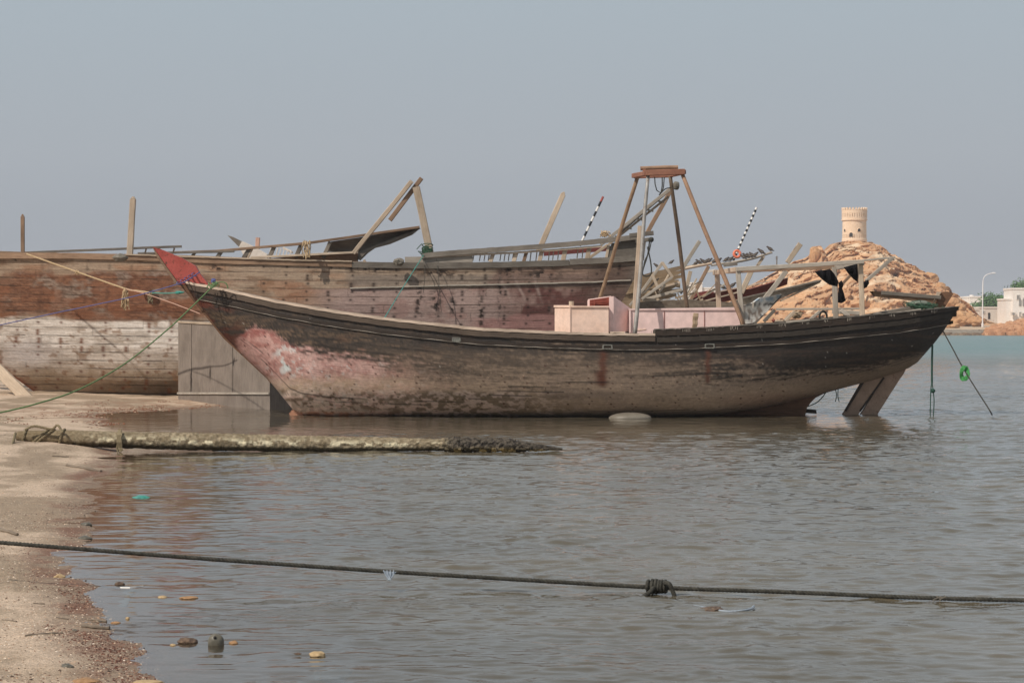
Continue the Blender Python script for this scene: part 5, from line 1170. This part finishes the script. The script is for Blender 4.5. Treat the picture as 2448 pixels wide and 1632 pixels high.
place_bird(1641, 634, 80, 'bird hunched on the grey timber by the dark gantry leg', GB, .2)
place_bird(1604, 633, 71, 'small bird sitting on top of the wrecked tan hull', GB, 0, sc_=.8)
place_bird(1570, 641, 71, 'tiny bird on the left part of the wrecked hull edge', GB, 3., sc_=.8)
place_bird(1706, 632, 87.5, 'bird just left of the orange brown gantry leg', GB, 0, sc_=1.2)
place_bird(1750, 690, 83.5, 'bird sitting on the maroon boat rail beside the left canopy post', GB, 0, sc_=1.2)
place_bird(1729, 694, 83.5, 'bird on the maroon boat rail left of the orange brown gantry leg', GB, 3, sc_=1.2)

# ------------------------------------------------------------------ mooring ropes
zg = lambda p: p
thing1(MB().tube(curve([P(505, 688, 50.4), P(460, 732, 50), P(400, 788, 49.3), P(300, 868, 48), P(190, 930, 46.5), P(90, 964, 45.5), P(0, 986, 45), P(-80, 1000, 44.5)], 8), .016, 6), 'mooring_rope', M['r_green'], 'green mooring rope sagging from the small dhow bow down to the left beach', 'rope')
m = MB(); 
for i in range(8):
    c = P(512+random.gauss(0, 7), 682+random.gauss(0, 3), 50.2+random.uniform(-.1, .1)); a0 = random.uniform(0, 6)
    m.tube([c+Vector((math.cos(a)*.05, math.sin(a)*.04, math.sin(a)*.03)) for a in np.linspace(a0, a0+4.5, 10)], .012, 5)
m.tube(curve([P(505, 690, 50.1), P(515, 678, 50.1), P(530, 674, 50.1), P(541, 678, 50.1), P(545, 690, 50.1)], 6), .013, 6)
thing1(m, 'rope_knot', M['r_green'], 'green rope coil tied over the bow rail of the small dhow', 'rope')
m = MB().tube(curve([P(478, 650, 50.7), P(450, 668, 50.6), P(428, 678, 50.5), P(321, 708, 51), P(210, 732, 51.5), P(128, 749, 52), P(0, 777, 52.5), P(-80, 796, 53)], 6), .012, 6)
for i in range(5): m.tube([P(430+i*9+8*math.cos(a), 677-i*5.2+4*math.sin(a), 50.83+.22*math.sin(a+2)) for a in np.linspace(0, 6.28, 10)], .01, 4)
m.blob(P(510, 672, 50.9), (.06, .06, .06), .5, 8, 4)
thing1(m, 'mooring_rope', M['r_blue'], 'thin blue rope wrapped on the red stem head and running left', 'rope')
m = MB(); strand(m, curve([P(64, 607, 60.2), P(171, 645, 59.0), P(297, 689, 57.6), P(330, 695, 57.0), P(364, 700, 56.4)], 8), .022); thing1(m, 'mooring_rope', M['r_tan'], 'thick tan rope slanting down from the big dhow rail at the left', 'rope')
thing1(MB().tube(curve([P(297, 690, 57.6), P(340, 700, 56.3), P(400, 720, 54.3), P(440, 735, 52.8), P(479, 750, 50.9)], 6), .010, 5), 'mooring_rope', M['r_pink'], 'thin pinkish rope running down to the dhow stem', 'rope')
m = MB().tube(curve([P(364, 700, 56.4), P(400, 701, 55.6), P(440, 698, 54.9)], 6), .012, 6); m.blob(P(428, 699, 55.1), (.09, .05, .04), .5, 10, 2)
thing1(m, 'rope_end', M['r_teal'], 'short teal rope end with a knot floating left of the dhow stem', 'rope')
def tassel(px_, py0, py1, Y, n, mat, label):
    m = MB()
    for i in range(n):
        x = px_+random.gauss(0, 3); pts = [P(px_+random.uniform(-2, 2), py0, Y)]
        for k in range(6): x += random.uniform(-2, 2); pts.append(P(x, py0+(py1-py0)*(k+1)/6*random.uniform(.75, 1.), Y+random.uniform(-.04, .04)))
        m.tube(pts, .013, 5)
    thing1(m, 'rope_tassel', mat, label, 'rope', 'frayed tassels hanging from the tan mooring rope')
tassel(300, 688, 742, 57.5, 14, M['r_tan'], 'long frayed tassel hanging from the tan rope'); tassel(360, 699, 728, 56.4, 8, M['r_mud'], 'short dark frayed tassel near the teal rope end')
tassel(183, 646, 658, 58.85, 6, M['r_tan'], 'small frayed tuft high on the tan rope')
m = MB(); strand(m, curve([P(2255, 792, YC-.3), P(2278, 834, 49.5), P(2301, 877, 48), P(2330, 924, 46.6), P(2362, 974, 46), P(2372, 992, 46)], 6), .014); thing1(m, 'anchor_rope', M['r_black'], 'dark rope slanting from the dhow stern into the water at the right', 'rope')
m = MB()
for i in range(16):
    c = P(2306+random.uniform(-4, 4), 892+random.uniform(-4, 4), 47.6); m.tube([c+Vector((math.cos(a)*.07*random.uniform(.9, 1.1), .03*math.sin(a*2), math.sin(a)*.12*random.uniform(.9, 1.1))) for a in np.linspace(0, 6.3, 16)], .010, 5)
thing1(m, 'rope_coil', M['r_bgreen'], 'bright green rope coil tied on the slanting stern rope', 'rope')
M['r_dgreen'] = paint('dark_green_rope', (26, 56, 48), (44, 78, 66), 1.1, 20, .8, .001)
m = MB(); p0 = P(2229, 824, 50.4); 
m.tube(curve([p0, P(2228, 870, 50.4), P(2228, 915, 50.4)], 5), .022, 6); m.tube(curve([P(2228, 912, 50.4), P(2225, 935, 50.4), P(2224, 985, 50.4), P(2224, 1000, 50.4)], 5), .012, 5); m.tube(curve([P(2228, 912, 50.4), P(2231, 935, 50.4), P(2233, 960, 50.4), P(2231, 1000, 50.4)], 5), .012, 5); m.blob(P(2230, 934, 50.4), (.06, .05, .05), .5, 8, 1)
thing1(m, 'hanging_rope', M['r_dgreen'], 'doubled dark green rope hanging straight down from the stern into the water', 'rope')
thing1(MB().tube(curve([P(1932, 971, 50.9), P(1952, 962, 50.8), P(1967, 948, 50.6), P(1975, 936, 50.5)], 6), .012, 5), 'hanging_rope', M['r_dgreen'], 'short dark line curving from the skeg up to the hull bottom', 'rope')
thing1(MB().tube(curve([P(1997, 930, 50.6), P(2000, 945, 50.6), P(1997, 960, 50.6)], 4), .010, 5).tube(curve([P(2004, 926, 50.6), P(2003, 945, 50.6), P(2006, 960, 50.6)], 4), .010, 5), 'hanging_rope', M['r_dgreen'], 'two short dark strings hanging under the run of the hull before the rudder', 'rope')
# foreground rope
m = MB(); fr_ = curve([P(-60, 1292, 17.6), P(0, 1296, 17.5), P(248, 1316, 17.4), P(441, 1331, 17.35), P(620, 1344, 17.3), P(937, 1366, 17.25), P(1250, 1385, 17.2), P(1561, 1403, 17.1), P(1900, 1415, 16.95), P(2180, 1427, 16.7), P(2448, 1434, 16.55), P(2540, 1437, 16.5)], 14)
strand(m, fr_, .0165, 1/.085, 7); fore = thing1(m, 'heavy_rope', M['r_black'], 'heavy black laid rope stretched across the foreground just above the water', 'rope', smooth=True)
m = MB(); c = P(1572, 1402, 17.1)
for i in range(6):
    x = 1550+i*8.5; m.tube([P(x+3*math.cos(a)+2*math.sin(i), 1401+13*math.sin(a)*(1 if i not in (1, 2) else 1.15), 17.1+.045*math.cos(a)) for a in np.linspace(0, 6.3, 16)], .014, 7)
m.tube(curve([P(1588, 1392, 17.05), P(1600, 1395, 17.0), P(1608, 1412, 17.0), P(1616, 1434, 17.0), P(1617, 1442, 17.0)], 6), .017, 8)
m.tube(curve([P(1562, 1404, 17.05), P(1553, 1415, 17.0), P(1543, 1422, 17.0), P(1530, 1430, 16.95)], 6), .012, 7, rs=[.017]*18+[.012]*3+[.008]*4)
m.blob(P(1575, 1402, 17.1), (.07, .04, .045), .3, 12, 5)
thing1(m, 'rope_knot', M['r_black'], 'bulky black knot with a drooping tail on the foreground rope', 'knot', smooth=True)
m = MB(); 
for i in range(4): m.tube(curve([P(917+i*8, 1362, 17.2), P(922+i*6, 1374, 17.15), P(930+random.uniform(-4, 4), 1386, 17.1), P(940-i*2, 1368, 17.2)], 5), .004, 4)
m.add([P(915, 1364, 17.2), P(948, 1366, 17.2), P(930, 1384, 17.15)], [(0, 1, 2)])
thing1(m, 'plastic_scrap', M['bag'], 'torn translucent plastic scrap snagged on the foreground rope', 'plastic scrap')
m = MB(); 
for i in range(14): c = P(2246+random.gauss(0, 6), 1428+random.gauss(0, 1.5), 16.6); m.tube([c, c+Vector((random.uniform(-.03, .03), 0, random.uniform(-.02, .02)))], .004, 4)
thing1(m, 'rope_fray', M['foam'], 'tiny pale frayed whipping near the right end of the foreground rope', 'rope')
thing1(MB().blob(G(1705, 1455)+Vector((0, 0, -.005)), (.075, .10, .022), .5, 12, 3), 'floating_debris', M['stone_dark'], 'small dark floating scrap right of the knotted rope tail', 'debris')
thing1(MB().tube(curve([G(1620, 1440)+Vector((0, 0, -.01)), G(1655, 1446)+Vector((0, 0, -.004)), G(1690, 1453)+Vector((0, 0, .0)), G(1740, 1460)+Vector((0, 0, -.004)), G(1790, 1458)+Vector((0, 0, .006)), G(1802, 1452)+Vector((0, 0, .01))], 6), .010, 6), 'submerged_rope', M['bag'], 'pale blue rope tail lying just under the water near the knot', 'rope')

# ------------------------------------------------------------------ barnacled pole lying at the water's edge
n_l, n_a = 760, 40
tt = np.linspace(0, 1, n_l); pxl = 40+(1345-40)*tt
cyl = np.interp(pxl, [37, 60, 160, 300, 428, 520, 800, 1055, 1200, 1345], [1043, 1045, 1047, 1051, 1054, 1056, 1061, 1063, 1063.5, 1073])
rl = np.interp(pxl, [37, 45, 60, 160, 428, 800, 1055, 1090, 1120, 1200, 1260, 1300, 1345], [8, 13, 16, 18.5, 21, 18.5, 14, 18, 16, 15.5, 11, 7, 2])
YL = 36.3; TA, AA = np.meshgrid(tt, np.linspace(0, 2*math.pi, n_a), indexing='ij')
PXL = 40+(1345-40)*TA; CY = np.interp(PXL, pxl, cyl); RL = np.interp(PXL, pxl, rl)*YL/F
rough_ = np.interp(PXL, [40, 150, 260, 1040, 1060, 1345], [.05, .07, .16, .22, .55, .7])
nz_ = fbm(PXL/7, AA*3+5, 3, 5)-.5; nz2 = fbm(PXL/60, AA*0+2, 1, 3)-.5
R_ = RL*(1+rough_*nz_*1.3+.12*nz2)
Xl = (PXL-1224)/F*YL; Zl = H-(CY-HZ)/F*YL+R_*np.sin(AA); Yl = YL+R_*np.cos(AA)
mb = MB(); mb.grid(np.stack([Xl, Yl, Zl], -1), uv=np.stack([Xl, AA*.12], -1))
cidx = len(mb.v); mb.add([(Xl[0].mean()-.01, YL, Zl[0].mean())]+[(Xl[0][k], Yl[0][k], Zl[0][k]) for k in range(n_a)], [(0, k+1, (k+1) % n_a+1) for k in range(n_a)])
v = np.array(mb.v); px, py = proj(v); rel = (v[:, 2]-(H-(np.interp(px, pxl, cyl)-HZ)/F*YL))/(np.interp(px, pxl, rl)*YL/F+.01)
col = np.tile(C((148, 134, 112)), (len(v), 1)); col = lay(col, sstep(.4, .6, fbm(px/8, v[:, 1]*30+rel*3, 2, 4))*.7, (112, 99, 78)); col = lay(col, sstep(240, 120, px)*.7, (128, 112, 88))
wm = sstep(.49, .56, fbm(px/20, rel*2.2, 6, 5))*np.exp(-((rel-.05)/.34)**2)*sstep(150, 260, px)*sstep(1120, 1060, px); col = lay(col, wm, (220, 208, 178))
col = lay(col, sstep(-.25, -.6, rel)*.85, (56, 50, 38)); col = lay(col, sstep(1045, 1090, px)*sstep(-.6, 0, rel)*.9, (82, 76, 70)); col = lay(col, sstep(1045, 1090, px)*sstep(.55, .62, fbm(px/6, rel*4, 6, 3))*.8, (52, 48, 46))  # underside shade painted in as a dark band; weedy water end darker too
col = lay(col, sstep(1060, 1100, px)*np.exp(-((rel+.8)/.3)**2)*sstep(.45, .6, fbm(px/10, rel, 8, 3)), (176, 150, 100))
M['logm'] = vcol('barnacled_log', 1., .03, (6, 10), .02, .35)
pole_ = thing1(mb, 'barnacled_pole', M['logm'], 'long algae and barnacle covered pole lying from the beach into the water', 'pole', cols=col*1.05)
def wrap(px_, lean, w_, mat, label, r=.02):
    z0_ = H-(np.interp(px_, pxl, cyl)-HZ)/F*YL; rr_ = np.interp(px_, pxl, rl)*YL/F+r*.8
    m = MB(); strand(m, [Vector(((px_-1224)/F*YL+lean*math.sin(a)*.5, YL+rr_*math.cos(a), z0_+rr_*1.02*math.sin(a))) for a in np.linspace(-2.4, 2*math.pi-2.2, 26)], r); return m
m = wrap(60, .05, 8, None, ''); 
for px_, ln in ((104, .35), (148, .08), (94, .3)):
    q = wrap(px_, ln, 0, None, ''); m.add([Vector(a) for a in q.v], q.f)
strand(m, curve([P(60, 1027, 36.1), P(80, 1018, 36.1), P(105, 1022, 36.1), P(125, 1025, 36.1), P(138, 1016, 36.1), P(150, 1034, 36.0)], 6), .02)
strand(m, curve([P(37, 1035, 36.0), P(30, 1060, 35.6), P(15, 1085, 35.0), P(0, 1100, 34.4), P(-30, 1120, 34)], 6), .024)
thing1(m, 'rope', M['r_mud'], 'muddy rope wound around the shore end of the barnacled pole', 'rope')
m = MB()
for i in range(16):
    x = 286+random.gauss(0, 2.5); m.tube([P(x, 1027, 36.2), P(x+random.uniform(-3, 3), 1040, 36.12), P(x+random.uniform(-3, 3), 1056, 36.1), P(x+random.uniform(-4, 4), 1070, 36.12), P(x+random.uniform(-5, 5), 1079+random.uniform(-6, 3), 36.1)], .012, 5, rs=[random.uniform(.006, .018) for _ in range(5)])
thing1(m, 'weed_strand', M['r_mud'], 'brown strand of weed draped over the barnacled pole', 'seaweed')
for x, l_ in ((332, 8), (356, 14), (369, 11), (271, 9)): pass

# ------------------------------------------------------------------ beach litter
def gz(x, y): return float(ground_z(np.array([x]), np.array([y]))[0])
def on_ground(px_, py_):
    Yg_ = H*F/(py_-HZ)
    for _ in range(12):
        z = max(gz((px_-1224)/F*Yg_, Yg_), -.0); Yg_ = (H-z)*F/(py_-HZ)
    return Vector(((px_-1224)/F*Yg_, Yg_, z))
sticks = [(0, 1268, 42, 1280, 9, 'grey driftwood stick poking in from the left frame edge above the foreground rope'), (160, 1114, 242, 1128, 8, 'pale grey driftwood branch on the sand below the pole'), (125, 1090, 165, 1092, 3, 'thin pale stick just below the shore end of the pole'),
          (80, 1442, 106, 1444, 4, 'small dark twig on the shelly sand left of the seaweed'), (195, 1498, 262, 1503, 9, 'weed covered brown stick at the water edge'), (210, 1481, 255, 1485, 5, 'short brown stick above the weed covered stick'), (5, 1482, 40, 1486, 5, 'dark flat stick at the left edge of the lower beach'), (135, 1476, 163, 1480, 4, 'little dark stick among the shells'), (300, 1141, 318, 1143, 4, 'small dark stick at the water edge beside the pole shadow'), (60, 1520, 150, 1513, 6, 'reddish weed clad stick low on the beach')]
for x0_, y0_, x1_, y1_, w_, lb in sticks:
    a, b = on_ground(x0_, y0_), on_ground(x1_, y1_); r = w_*a.y/F/2; m = MB()
    m.tube([a.lerp(b, t)+Vector((0, random.uniform(-.3, .3)*r, r*.5+random.uniform(-.2, .3)*r)) for t in np.linspace(0, 1, 9)], r, 7, rs=[r*random.uniform(.6, 1.1) for _ in range(9)])
    thing1(m, 'stick', M['drift'], lb, 'stick', 'sticks of driftwood on the beach')
stones = [(515, 1530, 20, 22, 'stone_grey', 'egg shaped grey stone with a small hole standing in the shallow water'), (448, 1530, 24, 12, 'stone_dark', 'low crusted dark stone left of the egg shaped stone'), (558, 1534, 11, 7, 'stone_orange', 'small orange stone right of the egg shaped stone'),
          (760, 1562, 19, 11, 'stone_tan', 'rounded yellow tan stone alone in the shallow water'), (712, 1561, 9, 4, 'stone_dark', 'tiny brown stone left of the yellow tan one'), (388, 1426, 12, 5, 'stone_tan', 'pale stone breaking the water above the others'), (452, 1428, 22, 5, 'stone_orange', 'flat orange stone just breaking the water surface'),
          (285, 1394, 11, 6, 'stone_dark', 'small dark stone in the shallows near the seaweed'), (305, 1476, 5, 5, 'stone_tan', 'pebble sized brown stone near the shore'), (276, 1487, 12, 4, 'stone_orange', 'flat reddish stone at the water edge'), (413, 1540, 7, 4, 'stone_tan', 'small cream pebble in the water left of the crusted stone'),
          (205, 1252, 15, 7, 'stone_grey', 'grey stone in the weed at the water edge above the foreground rope'), (200, 1284, 18, 8, 'stone_grey', 'flat grey stone in the weed just above the foreground rope'), (142, 1376, 14, 9, 'stone_tan', 'rounded pinkish stone half in the weed'), (160, 1590, 14, 9, 'stone_grey', 'grey stone on the lower beach near the bottom edge'),
          (200, 1626, 34, 9, 'stone_orange', 'long orange rock at the bottom edge of the photo'), (350, 1632, 40, 10, 'stone_tan', 'yellowish flat rock at the bottom edge in the water'), (178, 1505, 6, 6, 'foamx', 'small white shell on the sand near the weed covered stick')]
for x, y, w_, h_, mt, lb in stones:
    g_ = on_ground(x, y+h_*.5); k = g_.y/F; m = MB(); hh = h_*k; cz_ = max(g_.z, 0)+hh*.15 if mt != 'stone_grey' or y != 1530 else .0
    m.blob((g_.x, g_.y+w_*k*.4, cz_ if x != 515 else .012), (w_*k, w_*k*.8, hh*(.8 if x != 515 else 1.0)), .12 if x == 515 else .45, 16, int(x), 1.5)
    o = m.obj('stone', M.get(mt, M['foam']), smooth=True); tag(o, lb, 'stone', 'stones at the water edge')
    if x == 515:
        c = Vector((g_.x-.002, g_.y+w_*k*.4-w_*k*.66, .048)); hb = MB().blob(c, (.010, .008, .010), .1, 8); h_o = hb.obj('hole', M['dark'], o)
thing1(MB().blob(G(334, 1188)+Vector((0, 0, -.02)), (.11, .16, .04), .6, 14, 3, 2.4), 'plastic_bag', M['teal'], 'teal plastic bag floating near the beach below the pole', 'plastic bag')
thing1(MB().blob(G(790, 1605)+Vector((0, .05, -.022)), (.11, .22, .026), .5, 14, 5, 2.4), 'plastic_sheet', M['bag'], 'pale crumpled plastic sheet just under the water at the bottom', 'plastic sheet')
thing1(MB().beam(G(285, 1440)+Vector((0, 0, -.03)), G(305, 1400)+Vector((0, 0, -.035)), .10, .01), 'sunken_board', M['bag'], 'purplish ribbed mat lying under the shallow water near the beach', 'mat')
thing1(MB().tube([G(288, 1404)+Vector((0, 0, .0)), G(310, 1405)+Vector((0, 0, .004)), G(342, 1401)+Vector((0, 0, .002))], .006, 5), 'white_stick', M['bw_w'], 'thin white strip on the water above the sunken mat', 'stick')
# shells and pebbles (uncountable), seaweed flakes
def scatter(name, n, gen, mat, label, cat, szf, cols_):
    vs = []; fs = []; cc = []
    base = np.array([(1, 0, 0), (-.4, .8, 0), (-.5, -.7, 0), (.1, .1, .6)]); 
    for i in range(n):
        x, y = gen(); z = gz_fast(x, y); s = szf(); a = random.uniform(0, 6.28); ca, sa = math.cos(a), math.sin(a); k = len(vs); f = random.uniform(.4, 1.1); f2 = random.uniform(.5, 1.3)
        for bx, by, bz in ((1, 0, .1), (.1, .8*f, .3), (-1, 0, .0), (-.1, -.8*f, .2), (0, 0, .75*f2)):
            vs.append((x+s*(bx*ca-by*sa), y+s*(bx*sa+by*ca), z+s*bz*.7-.002))
        fs += [(k, k+1, k+4), (k+1, k+2, k+4), (k+2, k+3, k+4), (k+3, k, k+4)]
        c = cols_[int(random.random()**1.3*len(cols_))]; cc += [np.array(lin(c))*random.uniform(.8, 1.15)]*5
    m = MB(); m.v = vs; m.f = fs; m.uv = [[(0, 0)]*3]*len(fs)
    return tag(m.obj(name, mat, cols=np.array(cc), origin=(0, 0, 0)), label, cat, kind='stuff')
from bisect import bisect
def gz_fast(x, y):
    i = min(max(np.searchsorted(gx, x), 1), len(gx)-1); j = min(max(np.searchsorted(gy, y), 1), len(gy)-1)
    tx = (x-gx[i-1])/(gx[i]-gx[i-1]); ty = (y-gy[j-1])/(gy[j]-gy[j-1])
    return float((GZ[i-1, j-1]*(1-tx)+GZ[i, j-1]*tx)*(1-ty)+(GZ[i-1, j]*(1-tx)+GZ[i, j]*tx)*ty)
M['scat'] = vcol('shell_and_weed', .8, .2, (3, 3), .001, .2)
def g_shell():
    while True:
        u = random.random(); y = 1/(1/11.5+(1/42-1/11.5)*u); xs_ = np.interp(y, SY, SX); lft = -.225*y-.1
        x = random.uniform(lft, xs_+.1)
        if random.random() < .25+.9*vn(x*1.2+5, y*.8): return x, y
scatter('shell_gravel', 24000, g_shell, M['scat'], 'scattered broken shells and pebbles on the beach sand', 'shells', lambda: .003+.010*random.random()**3, [(214, 192, 170), (200, 176, 150), (194, 158, 132), (176, 146, 120), (150, 118, 96), (226, 210, 192), (110, 88, 74)])
def g_weed():
    while True:
        u = random.random(); y = 1/(1/11.5+(1/40-1/11.5)*u); xs_ = np.interp(y, SY, SX)+.22*(float(fbm(np.array(y*1.1+3), np.array(.5), 0, 3))-.5)*min(max(y/18, .7), 2.2)*1.6
        x = xs_+random.gauss(-.12, .15)*y/17
        if vn(x*2.6+3, y*1.1+7) > .54+.08*random.random(): return x, y
scatter('seaweed', 13000, g_weed, M['scat'], 'dark red brown seaweed shreds along the water edge', 'seaweed', lambda: .003+.011*random.random()**2, [(82, 50, 41), (104, 64, 52), (72, 46, 40), (126, 88, 72), (146, 112, 94)])
scatter('seaweed', 3500, lambda: next(p for p in iter(g_shell, None) if vn(p[0]*3+1, p[1]*1.4+4) > .60), M['scat'], 'dark bits of dry weed and bark strewn over the upper beach', 'seaweed', lambda: .004+.014*random.random()**3, [(96, 74, 60), (72, 58, 50), (120, 88, 70), (140, 112, 92)])
def g_weed2():
    while True:
        x = random.gauss(-8.6, .8); y = random.uniform(44, 58)
        if vn(x*1.5, y*.6) > .45: return x, y
scatter('seaweed', 2500, g_weed2, M['scat'], 'reddish weed and grit on the wet sand beneath the big dhow', 'seaweed', lambda: .012+.03*random.random()**2, [(130, 84, 60), (110, 66, 48), (190, 164, 140)])
# ------------------------------------------------------------------ sea haze
m = bpy.data.materials.new('haze'); m.use_nodes = True; nt = m.node_tree; nt.nodes.clear()
o = N(nt, 'ShaderNodeOutputMaterial'); pv = N(nt, 'ShaderNodeVolumePrincipled'); pv.inputs['Density'].default_value = HAZE; pv.inputs['Color'].default_value = (.93, .95, 1, 1)
nt.links.new(pv.outputs[0], o.inputs['Volume'])
hz = MB().box(-2700, 2700, -60, 4200, -3, 60).obj('haze', m, origin=(0, 0, 0)); tag(hz, 'thin coastal haze', kind='stuff')
